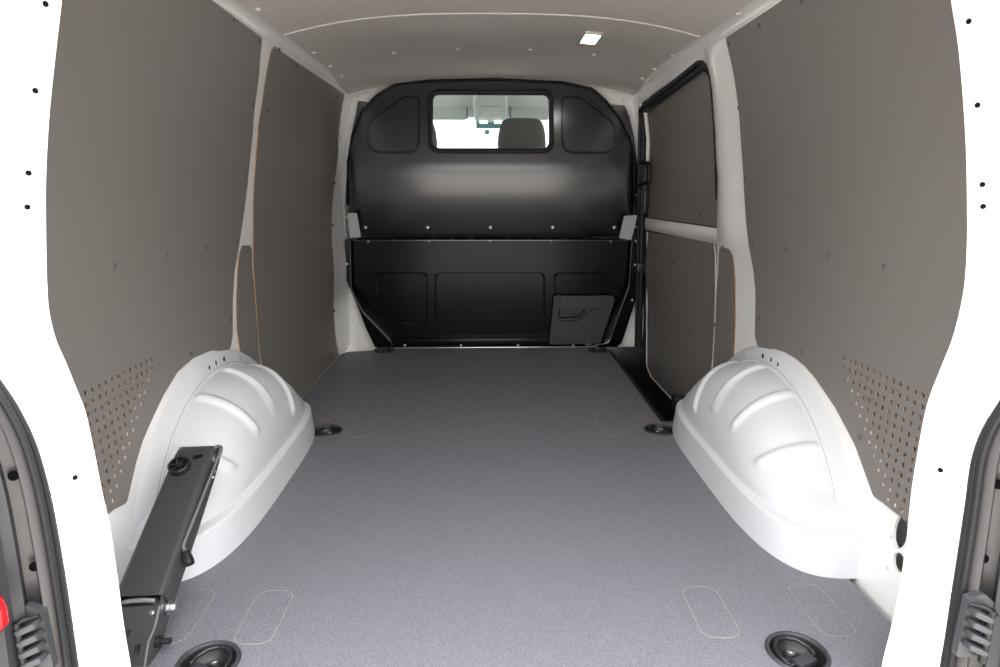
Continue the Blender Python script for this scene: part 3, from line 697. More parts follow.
# ================================================================== wheel arches
def arch(s, label):
    yc, zc, Rr = 1.865, -.23, .572
    WX = .832
    t = thing('wheel_arch', (s*.73, yc, 0), label, 'wheel arch', 'wheel arches')
    NT, NZ = 150, 110
    hs = []
    for i in range(NZ+1):
        u = i/NZ
        if u < .16: hs.append(('sk', u/.16))
        elif u < .22: hs.append(('le', (u-.16)/.06))
        else: hs.append(('do', (u-.22)/.78))
    ribs = [math.radians(a) for a in (23, 3, -17, -36.5)]
    H = .340
    G = []
    for kind, u in hs:
        if kind == 'sk':
            z = .088*u; d = .203-.006*u; yr, yf = 1.312+.012*u, 2.385-.02*u; n = 3.6
        elif kind == 'le':
            e = ss(u)
            z = .088+.012*u; d = .197-.016*e; yr, yf = 1.324+.024*e, 2.365-.02*e; n = 3.6-.3*e
        else:
            a = u*PI/2
            z = .10+(H-.10)*math.sin(a)
            w = (z-.10)/(H-.10)
            d = .181*max(0., 1-w**2.2)**(1/2.05)
            hw = math.sqrt(max(0, Rr*Rr-(z-zc)**2))
            k = ss(min(1, w/.25))
            yr = (yc-hw)*k+(1.348)*(1-k) if yc-hw > 1.348 else max(1.348, yc-hw)
            yr = max(1.348*(1-k)+(yc-hw)*k, 1.348) if k < 1 else yc-hw
            yf = min(2.345*(1-k)+(yc+hw)*k, 2.36)
            n = 3.3-.8*w
        mid, half = (yr+yf)/2, (yf-yr)/2
        row = []
        for j in range(NT+1):
            th = PI*j/NT
            c, sn = math.cos(th), math.sin(th)
            y = mid-half*math.copysign(abs(c)**(2/n), c)
            x = d*max(0, sn)**(2/n)
            row.append(Vector((s*(WX-x), y, z)))
        G.append(row)
    P = np.array([[tuple(v) for v in r] for r in G])
    du = np.gradient(P, axis=0); dv = np.gradient(P, axis=1)
    N = np.cross(du, dv); N /= (np.linalg.norm(N, axis=2, keepdims=True)+1e-9)
    if (N[NZ//2, NT//2, 0]*s) > 0: N = -N
    for i, (kind, u) in enumerate(hs):
        if kind != 'do': continue
        for j in range(NT+1):
            x, y, z = P[i, j]
            depth = WX-abs(x)
            phi = math.atan2(y-yc, z-zc)
            h = 0
            for q, a in enumerate(ribs):
                g = math.exp(-((phi-a)/.026)**4)
                lim = (.150 if q != 0 else .15)
                zl = (.135, .185, .19, .15)[q]
                f = ss((z-zl)/.03)*ss((depth-.004)/.03) if depth < .2 else 0
                h += .0095*g*f
            # shallow pressed band where the housing meets the body
            G[i][j] = G[i][j]+Vector(N[i, j])*h
    bm = bmesh.new(); loft(bm, G)
    obj('housing', bm, M['arch'], t, 60)
    # flange against the body side, following the wheel
    rows = []
    for k in range(61):
        a = -1.0+2.0*k/60
        rr = []
        for (r, dep) in ((Rr-.02, .028), (Rr+.006, .026), (Rr+.008, .022), (Rr+.03, .013), (Rr+.044, .005), (Rr+.053, -.001)):
            y = yc+r*math.sin(a); z = zc+r*math.cos(a)
            z = max(z, .002)
            rr.append(Vector((s*(X(max(z, .0))-dep), y, z)))
        rows.append(rr)
    bm = bmesh.new(); loft(bm, rows); obj('flange', bm, M['arch'], t, 40)
    # sealant groove and slots on the flange
    bm = bmesh.new()
    tube(bm, [Vector((s*(X(max(.004, zc+(Rr+.009)*math.cos(a)))-.0225), yc+(Rr+.009)*math.sin(a), zc+(Rr+.009)*math.cos(a))) for a in np.linspace(-.97, .80, 60)], .0010, 5)
    obj('seam', bm, M['tab'], t)
    for a, w_, h_ in ((.02, .004, .014), (.12, .008, .014), (-.06, .004, .012), (.33, .010, .012)):
        r = Rr+.022
        y = yc+r*math.sin(a); z = zc+r*math.cos(a)
        bm = bmesh.new(); box(bm, (s*(X(z)-.019), y, z), (.003, w_, h_), .001, Matrix.Rotation(-a, 3, 'X'))
        obj('slot', bm, M['hole'] if a < .3 else M['tab'], t)
    return t
arch(-1, 'white ribbed steel wheel arch on the left, behind the black jack')
arch(1, 'white ribbed steel wheel arch on the right, clear of any tool')

# ================================================================== lashing rings
def ring_parts(t):
    bm = bmesh.new()
    lathe(bm, [(.0495, -.004), (.0495, .001), (.0515, .0045), (.0545, .0055), (.057, .004), (.0585, .0005)], 48)
    me = bpy.data.meshes.new('collar'); bm.to_mesh(me); bm.free(); me.materials.append(M['dgrey']); me.shade_smooth()
    link('collar', me, t)
    bm = bmesh.new()
    lathe(bm, [(.0505, .0005), (.048, -.006), (.043, -.020), (.034, -.028), (.0001, -.029)], 40)
    me = bpy.data.meshes.new('bowl'); bm.to_mesh(me); bm.free(); me.materials.append(M['black']); me.shade_smooth()
    link('bowl', me, t)
    bm = bmesh.new()
    pts = [(-.034, -.012, -.006), (-.036, .006, -.003), (-.030, .026, 0), (-.016, .039, .001), (0, .043, .001), (.016, .039, .001), (.030, .026, 0), (.036, .006, -.003), (.034, -.012, -.006)]
    P = []
    for i in range(len(pts)-1):
        for k in range(4): P.append(Vector(pts[i]).lerp(Vector(pts[i+1]), k/4))
    P.append(Vector(pts[-1])); tube(bm, P, .0042, 8)
    tube(bm, [(-.034, -.012, -.006), (-.030, -.014, -.006), (.030, -.014, -.006), (.034, -.012, -.006)], .0040, 8)
    me = bpy.data.meshes.new('lashing_eye'); bm.to_mesh(me); bm.free(); me.materials.append(M['eye']); me.shade_smooth()
    link('lashing_eye', me, t)
    bm = bmesh.new(); box(bm, (0, -.016, -.010), (.046, .026, .018), .005)
    me = bpy.data.meshes.new('eye_clamp'); bm.to_mesh(me); bm.free(); me.materials.append(M['dgrey']); me.shade_smooth(); me.set_sharp_from_angle(angle=.7)
    link('eye_clamp', me, t)
    bm = bmesh.new(); lathe(bm, [(.0001, -.012), (.004, -.012), (.0045, -.010), (.0085, -.010), (.0095, -.013), (.0095, -.028)], 18, (0, .014, 0))
    me = bpy.data.meshes.new('bolt'); bm.to_mesh(me); bm.free(); me.materials.append(M['steel']); me.shade_smooth(); me.set_sharp_from_angle(angle=.8)
    link('bolt', me, t)
TL = ['black floor lashing ring nearest the rear on the left, beside the black jack',
      'black floor lashing ring nearest the rear on the right side',
      'round black floor lashing ring on the left, just ahead of the left wheel arch',
      'round black floor lashing ring on the right, between right wheel arch and step well',
      'small far black lashing ring under the left lower corner of the bulkhead',
      'small far black lashing ring under the grey cover at the bulkhead\'s right corner']
rot = [-.45, .45, -.6, .5, -.5, .5]
proto = None
for (x, y), lb, rz in zip(TIES, TL, rot):
    if proto is None:
        proto = thing('lashing_ring', (x, y, 0), lb, 'lashing ring', 'lashing rings in the load floor'); ring_parts(proto); t = proto
    else:
        t = proto.copy(); COL.objects.link(t); t.location = (x, y, 0); t['label'] = lb
        for c in list(proto.children):
            d = c.copy(); COL.objects.link(d); d.parent = t
    t.rotation_euler = (0, 0, rz)

# ================================================================== bulkhead
BY = 3.53
bk = thing('bulkhead', (0, BY, 0), 'matt black steel bulkhead with a small window closing off the front of the load space', 'bulkhead')
def bulge(x, z):
    """the upper panel leans in from the top to a soft crease at z=.96, then falls back to its lower lip"""
    e = ss((.775-abs(x))/.06)
    def prof(q): return .035+(1.40-q)*.105 if q > .965 else .0807-.062*((.965-q)/.36)**1.5
    d = sum(prof(z+k*.003) for k in (-3, -2, -1, 0, 1, 2, 3))/7
    return d*e*ss((z-.603)/.010)
def bul(dep=0.):
    return lambda a, b, d: Vector((a, BY-bulge(a, b)-dep+d, b))
wo = fillet([(-.309, 1.340), (.306, 1.340), (.310, 1.048), (-.313, 1.048)], .05, 7)
bu = D['bu_out']
bm = sheet(fillet(bu, [.0]+[.06]*(len(bu)-2)+[.0]), [wo], bul(), .012, .022)
obj('upper_panel', bm, M['bulk'], bk, 50)
bl = D['bl_out']
bm = sheet(fillet(bl, .04), [], lambda a, b, d: Vector((a, BY+.035+d, b)), .006, .08)
obj('lower_panel', bm, M['bulklo'], bk, 50)
def emboss(pts, r, y0, h, m=M['bulk'], w=.008):
    """pressed field: a rounded raised border round a flat field"""
    o = fillet(pts, r, 6); c = Vector((sum(p[0] for p in o)/len(o), sum(p[1] for p in o)/len(o)))
    bm = bmesh.new()
    def sc(p, d):
        v = Vector(p)-c; return c+v*(1-d/max(.02, v.length))
    prof = [(0, 0), (.003, h), (.007, h), (.011, h*.25), (.014, h*.25)]
    rows = [[Vector((sc(p, d).x, (BY-bulge(sc(p, d).x, sc(p, d).y) if y0 is None else y0)-hh, sc(p, d).y)) for p in o] for d, hh in prof]
    loft(bm, rows, closed_u=True)
    bm.faces.new([v for v in bm.verts][-len(o):])
    bmesh.ops.recalc_face_normals(bm, faces=bm.faces)
    return obj('pressed_field', bm, m, bk, 50)
emboss(D['emb_l'], [.03, .07, .10, .06, .06], None, .006); emboss(D['emb_r'], [.07, .03, .06, .06, .10], None, .006)
emboss(D['emb_c'], .035, BY+.035, .006, M['bulklo']); emboss(D['emb_cl'], .03, BY+.035, .006, M['bulklo']); emboss(D['emb_cr'], .03, BY+.035, .006, M['bulklo'])
# sloping cheeks of the lower recess + outer flange
fo = D['fl_out']; fi = D['bl_out']
def poly_at(pts, n):
    P = [Vector(p) for p in pts]; L = [0]
    for a, b in zip(P, P[1:]): L.append(L[-1]+(b-a).length)
    out = []
    for k in range(n):
        s_ = L[-1]*k/(n-1)
        i = min(len(P)-2, max(0, int(np.searchsorted(L, s_)-1)))
        out.append(P[i].lerp(P[i+1], (s_-L[i])/max(1e-9, L[i+1]-L[i])))
    return out
def flange(o, i, name, sg):
    bm = sheet(fillet(list(o)+list(reversed(i)), .008), [], lambda a, b, d: Vector((a, BY-.003+d, b)), .003, .1)
    obj(name, bm, M['bulklo'], bk, 40)
    q = poly_at(fillet(i, .05, 6, close=False), 50)
    bm = bmesh.new(); tube(bm, [Vector((p.x, BY-.004, p.y)) for p in q], .0055, 8); obj('rolled_edge', bm, M['bulk'], bk)
    rows = []
    for f, y in ((0, BY-.002), (.12, BY-.001), (.8, BY+.026), (1, BY+.036)):
        rows.append([Vector((p.x-sg*f*(.012+.05*ss((.40-p.y)/.3)), y, p.y+f*.01)) for p in q])
    bm = bmesh.new(); loft(bm, rows); obj('cheek', bm, M['bulklo'], bk, 40)
flange(fo[:7], fi[:5], 'left_flange', -1); flange(list(reversed(fo[7:])), list(reversed(fi[5:])), 'right_flange', 1)
bm = bmesh.new(); box(bm, (-.02, BY+.016, .028), (1.08, .05, .05), .006); obj('bottom_rail', bm, M['bulklo'], bk)
# flat flange all round the upper panel
bm = sheet(fillet(D['fl_all'], .012), [fillet([(-.60, .70), (.60, .70), (.55, 1.25), (.45, 1.33), (-.45, 1.33), (-.55, 1.25)], .03)], lambda a, b, d: Vector((a, BY+.012+d, b)), .003, .1)
obj('mounting_flange', bm, M['bulk'], bk, 40)
# rolled edge along the top of the upper panel
bm = bmesh.new()
rim = fillet(bu[1:-1], .06, 5, close=False)
tube(bm, [(x, BY-.004-bulge(x, z), z) for x, z in rim], .0065, 8); obj('rolled_edge', bm, M['bulklo'], bk)
# window
ring_o = fillet([(-.319, 1.352), (.316, 1.352), (.321, 1.037), (-.324, 1.037)], .058, 7)
ring_i = fillet([(-.294, 1.326), (.291, 1.326), (.295, 1.064), (-.298, 1.064)], .035, 7)
bm = bmesh.new()
n_ = 96
Po = poly_at(ring_o+[ring_o[0]], n_+1)[:-1]; Pi = poly_at(ring_i+[ring_i[0]], n_+1)[:-1]
rows = []
for f, dpt in ((0, .0), (.05, .006), (.25, .011), (.6, .011), (.85, .006), (1., -.004), (1., -.016)):
    rows.append([Vector((p.lerp(q, f).x, BY-bulge(0, p.lerp(q, f).y)-dpt, p.lerp(q, f).y)) for p, q in zip(Po, Pi)])
loft(bm, rows, closed_u=True); ws = obj('window_seal', bm, M['rubber'], bk, 50)
bm = sheet(ring_i, [], lambda a, b, d: Vector((a, BY-bulge(0, b)+.008+d, b)), .004, .3); obj('window_pane', bm, M['glass'], ws, 0)
# bolts
BW = []
for x, z in D['bolt_up']:
    y = BY-bulge(x, z)
    bm = bmesh.new(); Rb = Matrix.Rotation(PI/2, 3, 'X')
    lathe(bm, [(.016, -.001), (.016, .002), (.0135, .004), (.0115, .0015), (.0001, .0015)], 20, (x, y-.0005, z), Rb)
    w_ = obj('cup_washer', bm, M['black'], bk)
    bm = bmesh.new(); lathe(bm, [(.0001, .010), (.006, .009), (.008, .006), (.008, .0)], 14, (x, y-.001, z), Rb); obj('bolt', bm, M['dsteel'], w_)
for x, z in D['bolt_lo']:
    put(BOLT, bk, 'bolt', (x, BY+.034, z), (0, -1, 0))
for x, z in D['bolt_bt']:
    put(RIVET, bk, 'bolt', (x, BY-.009, z), (0, -1, 0))
for x, z in D['bolt_fl']+D['bolt_fr']:
    put(RIVET, bk, 'bolt', (x, BY-.004 if z < .64 else BY+.009, z), (0, -1, 0))
# slots in the lower panel just under the overhang
for x in (-.50, -.26, -.16, .16, .25, .47):
    bm = bmesh.new(); box(bm, (x, BY+.0345, .596), (.022 if abs(x) < .3 else .03, .003, .018), .001); obj('slot', bm, M['hole'], bk)
for q, pts in enumerate(D['tabs']):
    bm = sheet(fillet(pts, .006), [], lambda a, b, d: Vector((a, 3.436+d, b)), .003, .2); o = obj('corner_tab', bm, M['tab'], bk); o['label'] = 'light grey corner tab'

# ---- cover on the right of the lower bulkhead
cv = thing('access_cover', (.46, BY-.02, .03), 'dark grey plastic cover with recessed grip screwed to the bulkhead\'s lower right corner', 'cover')
cy = BY-.012
co = D['cover']
grip = [(.366, .222), (.530, .222), (.476, .166), (.366, .163)]
groove = [(.362, .150), (.470, .150), (.555, .218), (.592, .218)]
bm = sheet(fillet(co, [.012, .015, .02, .03, .012]), [fillet(grip, .006)], lambda a, b, d: Vector((a, cy+d, b)), .02, .03)
obj('plate', bm, M['dgrey'], cv, 40)
bm = bmesh.new()
g_ = fillet(grip, .006)
gc = Vector((.43, .196))
inn = [Vector(p).lerp(gc, .16) for p in g_]
loft(bm, [[Vector((p[0], cy, p[1])) for p in g_], [Vector((p.x, cy+.018, p.y)) for p in inn]], closed_u=True)
bm.faces.new([v for v in bm.verts][-len(g_):])
box(bm, (.428, cy+.011, .180), (.085, .014, .020), .005)
obj('grip_recess', bm, M['dgrey'], cv, 30)
bm = bmesh.new()
tube(bm, [Vector((x, cy+.0005, z)) for x, z in fillet(groove, .02, 5, close=False)], .0035, 6); obj('groove', bm, M['black'], cv)
for x, z in ((.366, .278), (.612, .275), (.566, .052), (.362, .046)):
    bm = bmesh.new(); lathe(bm, [(.019, -.002), (.019, .003), (.0165, .0045), (.015, .001), (.006, .001), (.005, .003), (.0001, .003)], 24, (x, cy, z), Matrix.Rotation(PI/2, 3, 'X'))
    obj('screw', bm, M['dgrey'], cv)

# ================================================================== jack
O = Vector((-.7, 1.137, .107)); AX = Vector((1, .012, 0)).normalized(); AL = Vector((-.014, .320, .166)).normalized()
AX = (AX-AL*AX.dot(AL)).normalized(); AN = AX.cross(AL).normalized()
if AN.z < 0: AN = -AN
def J(a, l, n): return O+AX*a+AL*l+AN*n
RJ = Matrix((AX, AL, AN)).transposed()
jk = thing('jack', (-.69, 1.07, .0), 'black folded car jack with crank rod leaning on the left wheel arch', 'jack')
hw, LN = .0455, .372
def jsec(w, th, r=.014):
    """channel section, open underneath"""
    pts = [(-w, -th), (-w, -r)]
    for k in range(1, 6):
        a = PI-PI/2*k/6; pts.append((-w+r+r*math.cos(a), -r+r*math.sin(a)))
    pts += [(-w+r, 0), (w-r, 0)]
    for k in range(1, 6):
        a = PI/2-PI/2*k/6; pts.append((w-r+r*math.cos(a), -r+r*math.sin(a)))
    pts += [(w, -r), (w, -th)]
    return pts
rows = []
for l, th, dn in ((-.008, .050, 0), (.02, .052, 0), (.10, .054, 0), (.20, .054, 0), (.30, .052, 0), (.35, .048, -.001), (.366, .042, -.005), (.373, .036, -.013), (.376, .032, -.024)):
    o_ = jsec(hw+.004*(1-l/LN), th); i_ = [(a*.93, b-.003 if abs(a) < hw*.9 else b) for a, b in o_]
    rows.append([J(a, l, min(0, b)+dn if b > -.02 else b) for a, b in o_]+[J(a*.94, l, (b if b < -.02 else b-.003)+dn*(b > -.02)) for a, b in reversed(o_)])
bm = bmesh.new(); loft(bm, rows, closed_u=True, cap=True)
obj('housing', bm, M['jack'], jk, 45)
bm = bmesh.new()   # inner arm, folded inside the housing
box(bm, J(0, .17, -.044), (.066, .33, .026), .004, RJ)
box(bm, J(.0, .19, -.062), (.045, .27, .018), .004, RJ)
obj('lifting_arm', bm, M['black'], jk, 40)
# spoked hand wheel
kw = Vector(J(-.015, .298, .006))
bm = bmesh.new()
lathe(bm, [(.0225, -.006), (.0235, .003), (.0235, .009), (.0215, .011), (.0185, .0105), (.0180, .004), (.0180, 0)], 32, kw, RJ)
lathe(bm, [(.0001, .010), (.0035, .010), (.0045, .012), (.0065, .012), (.0070, .009), (.0070, -.004)], 18, kw, RJ)
for k in range(6):
    a = PI/3*k
    box(bm, kw+RJ @ Vector((.0125*math.cos(a), .0125*math.sin(a), .006)), (.014, .0045, .006), .001, RJ @ Matrix.Rotation(a, 3, 'Z'))
obj('hand_wheel', bm, M['black'], jk, 40)
bm = sheet(fillet([(.003, .322), (.024, .327), (.026, .337), (.005, .333)], .003), [], lambda a, b, d: J(a, b, .0008-d), .001, .1)
obj('slot', bm, M['hole'], jk, 0)
bm = bmesh.new()
for a in (-.018, .012): box(bm, J(a, .252, .0005), (.010, .0018, .001), 0, RJ)
box(bm, J(-.004, .249, .0005), (.014, .0018, .001), 0, RJ)
obj('stamped_mark', bm, M['dgrey'], jk, 0)
# crank rod down the right side
cr = [J(.030, .366, -.014), J(.050, .369, -.010), J(.0575, .362, -.010), J(.0575, .338, -.010), J(.053, .22, -.010), J(.0495, .115, -.008), J(.0495, .100, -.008), J(.058, .086, -.010), J(.064, .078, -.012)]
cr = [tuple(p) for p in fillet([tuple(p) for p in cr], .012, 4, close=False)]
bm = bmesh.new(); tube(bm, cr, .0042, 10); rod = obj('crank_rod', bm, M['dsteel'], jk); rod['label'] = 'grey steel crank rod'
bm = bmesh.new(); tube(bm, [J(.058, .087, -.010), J(.061, .082, -.011), J(.068, .069, -.014), J(.071, .063, -.016)], [.0085, .0095, .011, .0105], 14); kn = obj('crank_knob', bm, M['black'], rod, 50)
# chrome eyelet + bolts under the hook
for a, l, n, r in ((.046, .338, -.02, .011), (.046, .312, -.032, .006), (.046, .296, -.034, .004)):
    bm = bmesh.new(); lathe(bm, [(.0001, .006), (r*.5, .006), (r, .003), (r, -.004)], 16, J(a, l, n), RJ @ Matrix.Rotation(PI/2, 3, 'Y')); obj('bolt', bm, M['steel'], jk)
bm = bmesh.new()
box(bm, J(-.042, -.014, -.016), (.010, .03, .034), .003, RJ); obj('side_tab', bm, M['jack'], jk, 30)
# foot bracket going down to the floor
FL = Vector((0, -.078, -.107)).normalized(); FX = AX; FN = FX.cross(FL).normalized()
if FN.y > 0: FN = -FN
def F(a, l, n): return J(0, -.004, -.004)+FX*a+FL*l+FN*n
RF = Matrix((FX, FL, FN)).transposed()
foot_o = [(-.049, .022), (.044, .022), (.040, .135), (-.030, .135), (-.044, .06)]
win1 = [(-.028, .066), (-.002, .062), (-.004, .074), (-.016, .082), (-.026, .076)]
bm = sheet(fillet(foot_o, .005), [fillet(win1, .002), fillet([(.010, .090), (.022, .087), (.020, .115), (.009, .11)], .002)], lambda a, b, d: F(a, b, -d), .004, .05)
ft = obj('foot_bracket', bm, M['jack'], jk, 30)
bm = sheet(fillet([(.0, 0), (.0, .13), (.03, .125), (.052, .03), (.048, -.02), (.03, -.04)], .008), [], lambda a, b, d: F(.042-.02*b+d, b, -a-.0), .003, .05)
obj('foot_cheek', bm, M['jack'], jk, 30)
bm = bmesh.new(); tube(bm, [F(.043, .022, .001), F(.041, .06, .001), F(.034, .085, .001), F(.035, .13, .001)], .0028, 8); o = obj('edge_strip', bm, M['greyrub'], jk)
bm = bmesh.new(); box(bm, J(0, -.002, -.034), (.078, .05, .03), .004, RJ); obj('gear_case', bm, M['black'], jk)
bm = bmesh.new()
tube(bm, [J(-.030, -.012, -.016), J(-.012, -.011, -.013), J(.012, -.011, -.013), J(.03, -.012, -.016)], .0065, 10); obj('spindle', bm, M['dsteel'], jk)
for a, l in ((-.036, .034), (.030, .034)):
    bm = bmesh.new(); lathe(bm, [(.0001, .003), (.003, .003), (.005, .001), (.005, -.002)], 14, F(a, l, .001), RF); obj('bolt', bm, M['steel'], jk)
bm = bmesh.new(); lathe(bm, [(.0001, .012), (.007, .012), (.010, .006), (.010, 0), (.014, 0), (.014, -.004)], 16, F(.050, .025, -.030), RF @ Matrix.Rotation(PI/2, 3, 'Y')); obj('bolt', bm, M['steel'], jk)
bm = bmesh.new(); lathe(bm, [(.0001, .03), (.006, .03), (.006, .014), (.011, .013), (.011, 0)], 14, F(.040, .085, -.012), RF @ Matrix.Rotation(PI/2, 3, 'Y')); obj('mounting_stud', bm, M['black'], jk)

# ================================================================== rear door hinges, tail lamp
def hinge(s, label):
    k = 'L' if s < 0 else 'R'
    x0 = .693 if s < 0 else .711
    fr = FRAME[k]
    bm = sheet(fillet([(s*(x0-.013), .16), (s*(x0+.040), .16), (s*(x0+.042), .245), (s*(x0+.014), .270), (s*(x0-.010), .262)], .006), [], lambda a, b, d: Vector((a, .862+d, b)), .012, .1)
    t = obj('door_hinge', bm, M['cast'], fr, 30); t['label'] = label
    for zq in (.241, .222, .203, .184):
        bm = bmesh.new()
        box(bm, (s*(x0+.006), .852, zq), (.034, .018, .010), .003, Matrix.Rotation(s*.45, 3, 'Y'))
        obj('knuckle', bm, M['cast'], t, 30)
    bm = bmesh.new(); tube(bm, [(s*(x0+.020), .852, .25), (s*(x0+.020), .852, .16)], .006, 12); obj('hinge_pin', bm, M['black'], t)
    bm = bmesh.new(); tube(bm, [(s*(x0-.010), .856, .258), (s*(x0+.008), .850, .256), (s*(x0+.03), .852, .240)], .003, 8); obj('check_strap', bm, M['black'], t)
hinge(-1, 'grey cast metal hinge')
hinge(1, 'grey cast metal hinge')
bm = bmesh.new()
rows = []
for z, r in ((.24, .002), (.243, .010), (.255, .016), (.275, .016), (.29, .014), (.30, .006)):
    rows.append([Vector((-.712+.028*math.cos(a)*r/.016, .80-.02*math.sin(a)*r/.016, z+.03)) for a in np.linspace(0, 2*PI, 20, endpoint=False)])
loft(bm, rows, closed_u=True, cap=True)
tl = thing('tail_lamp', (-.712, .80, .27), 'sliver of red tail lamp at the far lower left of the doorway', 'tail lamp')
obj('lens', bm, M['red'], tl, 40)

# ================================================================== the cab seen through the bulkhead window
bm = bmesh.new()
rows = []
for i in range(13):
    y = 3.66+(4.62-3.66)*i/12
    z = 1.425-.10*ss((y-4.25)/.40)-.0
    rows.append([Vector((x, y, z-.05*(abs(x)/.75)**3)) for x in np.linspace(-.75, .75, 21)])
loft(bm, rows)
tag(obj('ceiling', bm, M['head']), 'pale grey headliner of the cab seen through the bulkhead window', 'ceiling', kind='structure')
def visor(x0, x1, label):
    t = thing('sun_visor', ((x0+x1)/2, 4.48, 1.30), label, 'sun visor', 'sun visors in the cab')
    bm = sheet(fillet([(x0, 1.298), (x1, 1.298), (x1-.012*(1 if x1 < 0 else 0), 1.385), (x0+.012*(1 if x0 > 0 else 0), 1.385)], .02), [], lambda a, b, d: Vector((a, 4.44+d+.25*(1.39-b), b)), .02, .1)
    obj('pad', bm, M['head'], t, 40)
    bm = bmesh.new(); tube(bm, [((x0+x1)/2-.10, 4.437, 1.389), ((x0+x1)/2+.10, 4.437, 1.389)], .006, 8); obj('pivot_rod', bm, M['dgrey'], t)
    bm = bmesh.new(); tube(bm, [(x1 if x1 < 0 else x0, 4.444+.25*(1.39-z), z) for z in (1.385, 1.34, 1.30)], .004, 8); obj('edge_piping', bm, M['dgrey'], t)
visor(-.50, -.150, 'left sun visor in the cab, seen through the bulkhead window')
visor(.130, .50, 'right sun visor in the cab above the headrest, seen through the window')
cn = thing('roof_console', (0, 4.42, 1.28), 'grey overhead console with two small lit lamps between the sun visors', 'console')
bm = bmesh.new()
rows = []
for l, w_, zt, zb in ((4.20, .085, 1.43, 1.412), (4.26, .10, 1.42, 1.375), (4.40, .105, 1.42, 1.325), (4.50, .10, 1.38, 1.290), (4.56, .085, 1.345, 1.292), (4.575, .08, 1.335, 1.305)):
    rows.append([Vector((x, l, z)) for x, z in fillet([(-w_, zb), (w_, zb), (w_+.01, zt), (-w_-.01, zt)], .014, 4)])
loft(bm, rows, closed_u=True, cap=True); obj('body', bm, M['head'], cn, 45)
for x in (-.043, .052):
    bm = bmesh.new(); box(bm, (x, 4.505, 1.286), (.050, .05, .012), .004); obj('lamp_lens', bm, M['ledcab'], cn)
bm = bmesh.new(); box(bm, (.0, 4.335, 1.346), (.11, .10, .012), .005, Matrix.Rotation(-.34, 3, 'X')); obj('glasses_flap', bm, M['head'], cn)
def seat(x, heads, w, label):
    t = thing('cab_seat', (x, 3.95, 0), label, 'seat', 'cab seats')
    def padm(c, d, bev, rx=0):
        bm = bmesh.new(); box(bm, c, d, bev, Matrix.Rotation(rx, 3, 'X'), 4); return bm
    obj('backrest', padm((x, 4.03, .70), (w, .13, .70), .05, .12), M['seat'], t, 50)
    obj('cushion', padm((x, 4.32, .38), (w, .52, .15), .05), M['seat'], t, 50)
    obj('pedestal', padm((x, 4.30, .155), (w*.85, .45, .31), .02), M['black'], t, 50)
    for hx in heads:
        bm = bmesh.new(); rows = []
        for z, hw_, th in ((1.065, .130, .035), (1.075, .140, .05), (1.12, .142, .058), (1.17, .138, .058), (1.215, .128, .055), (1.243, .115, .048), (1.257, .092, .034), (1.261, .06, .015)):
            row = []
            for k in range(32):
                a = 2*PI*k/32; c, sn = math.cos(a), math.sin(a); n = 3.2
                row.append(Vector((hx+hw_*math.copysign(abs(c)**(2/n), c), 3.985+th*math.copysign(abs(sn)**(2/n), sn), z)))
            rows.append(row)
        loft(bm, rows, closed_u=True, cap=True); hr = obj('headrest', bm, M['seat'], t, 50)
        for q in (-.06, .06):
            bm = bmesh.new(); tube(bm, [(hx+q, 3.99, 1.02), (hx+q, 3.985, 1.09)], .006, 8); obj('headrest_post', bm, M['steel'], hr)
seat(-.455, (-.455,), .5, 'driver seat on the left of the cab with its headrest edge at the window\'s left')
seat(.39, (.182, .56), .88, 'double passenger seat with dark headrest filling the right of the window')
# windscreen
wsn = thing('window_1', (0, 4.6, .85), 'front windscreen of the cab, bright with daylight', 'window', kind='structure')
def wsp(x, t_): return Vector((x, 4.60+.85*t_-.12*(x/.75)**2*(1-.2*t_), 1.325-.47*t_))
bm = bmesh.new(); loft(bm, [[wsp(x, q) for x in np.linspace(-.72, .72, 13)] for q in np.linspace(0, 1, 7)]); obj('glass', bm, M['glass'], wsn)
bm = bmesh.new(); loft(bm, [[wsp(x, q)+Vector((0, -.003, -.002)) for x in np.linspace(-.095, .13, 5)] for q in (0, .06, .125)]); obj('shade_band', bm, M['band'], wsn)
t = thing('rain_sensor', (-.022, 4.74, 1.22), 'small round grey sensor stuck on the windscreen', 'sensor')
bm = bmesh.new(); lathe(bm, [(.0001, .012), (.014, .012), (.0175, .006), (.0175, -.004)], 24, (-.021, 4.735, 1.243), Matrix.Rotation(PI/2, 3, 'X')); obj('housing', bm, M['sensor'], t)
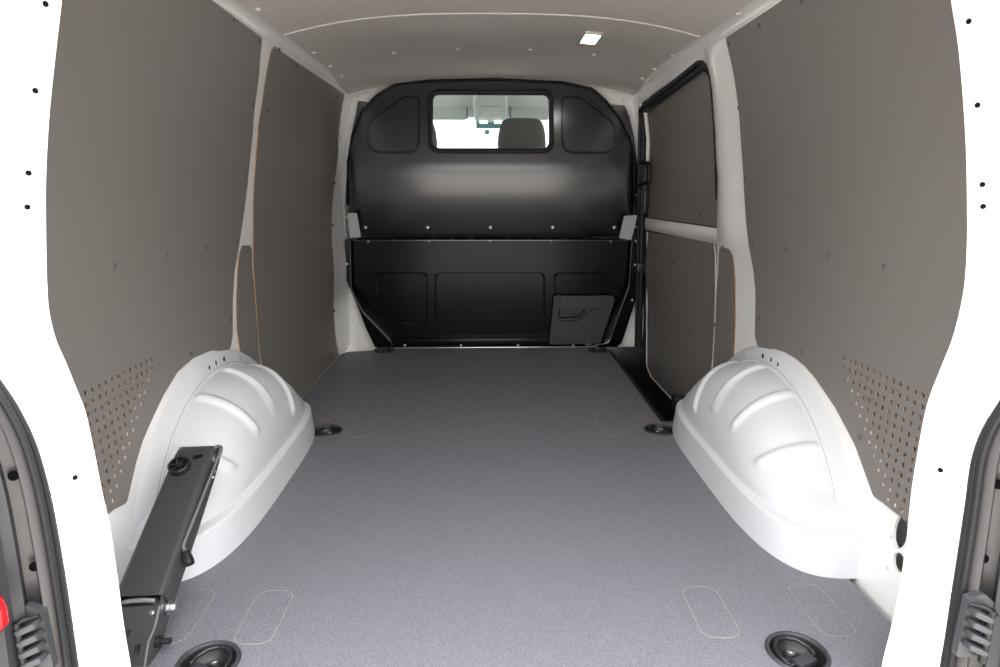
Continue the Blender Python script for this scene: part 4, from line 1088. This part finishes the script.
# dashboard below the sight line
db = thing('dashboard', (0, 5.0, .55), 'dark dashboard below the windscreen', 'dashboard')
bm = bmesh.new()
rows = []
for y, z in ((4.85, .45), (4.80, .62), (4.84, .80), (4.95, .86), (5.2, .85), (5.45, .83)):
    rows.append([Vector((x, y, z+.02*math.cos(x*2))) for x in np.linspace(-.72, .72, 15)])
loft(bm, rows); obj('top_pad', bm, M['dgrey'], db, 40)
bm = bmesh.new(); box(bm, (0, 5.1, .39), (1.4, .4, .78), .03); obj('body', bm, M['dgrey'], db)

# ================================================================== light
w = bpy.data.worlds.new('daylight'); S.world = w; w.use_nodes = True
nt = w.node_tree; bg = nt.nodes['Background']
tc = nt.nodes.new('ShaderNodeTexCoord'); sp = nt.nodes.new('ShaderNodeSeparateXYZ'); rp = nt.nodes.new('ShaderNodeValToRGB')
nt.links.new(tc.outputs['Generated'], sp.inputs[0]); 
mr = nt.nodes.new('ShaderNodeMapRange'); mr.inputs['From Min'].default_value = -1; mr.inputs['From Max'].default_value = 1
nt.links.new(sp.outputs['Z'], mr.inputs['Value']); nt.links.new(mr.outputs['Result'], rp.inputs['Fac'])
e = rp.color_ramp.elements
e[0].position = .48; e[0].color = (.40, .37, .34, 1)
e[1].position = .51; e[1].color = (.55, .545, .54, 1)
n_ = rp.color_ramp.elements.new(.75); n_.color = (.86, .87, .88, 1)
n_ = rp.color_ramp.elements.new(1.0); n_.color = (1.2, 1.25, 1.33, 1)
nt.links.new(rp.outputs['Color'], bg.inputs['Color']); bg.inputs['Strength'].default_value = 3.6

# ================================================================== camera
cam = bpy.data.cameras.new('camera'); co_ = bpy.data.objects.new('camera', cam); COL.objects.link(co_)
cam.sensor_width = 36.; cam.lens = 36.*653/1000; cam.clip_start = .02
co_.location = (-.025, 0, .87)
yaw, pitch = math.radians(1.1405), math.radians(12.6425)
fw = Vector((math.sin(yaw)*math.cos(pitch), math.cos(yaw)*math.cos(pitch), -math.sin(pitch)))
co_.rotation_euler = fw.to_track_quat('-Z', 'Y').to_euler()
S.camera = co_
S.view_settings.view_transform = 'Standard'; S.view_settings.look = 'None'
S.view_settings.gamma = 1; S.view_settings.exposure = 0.68
S.view_settings.use_curve_mapping = False
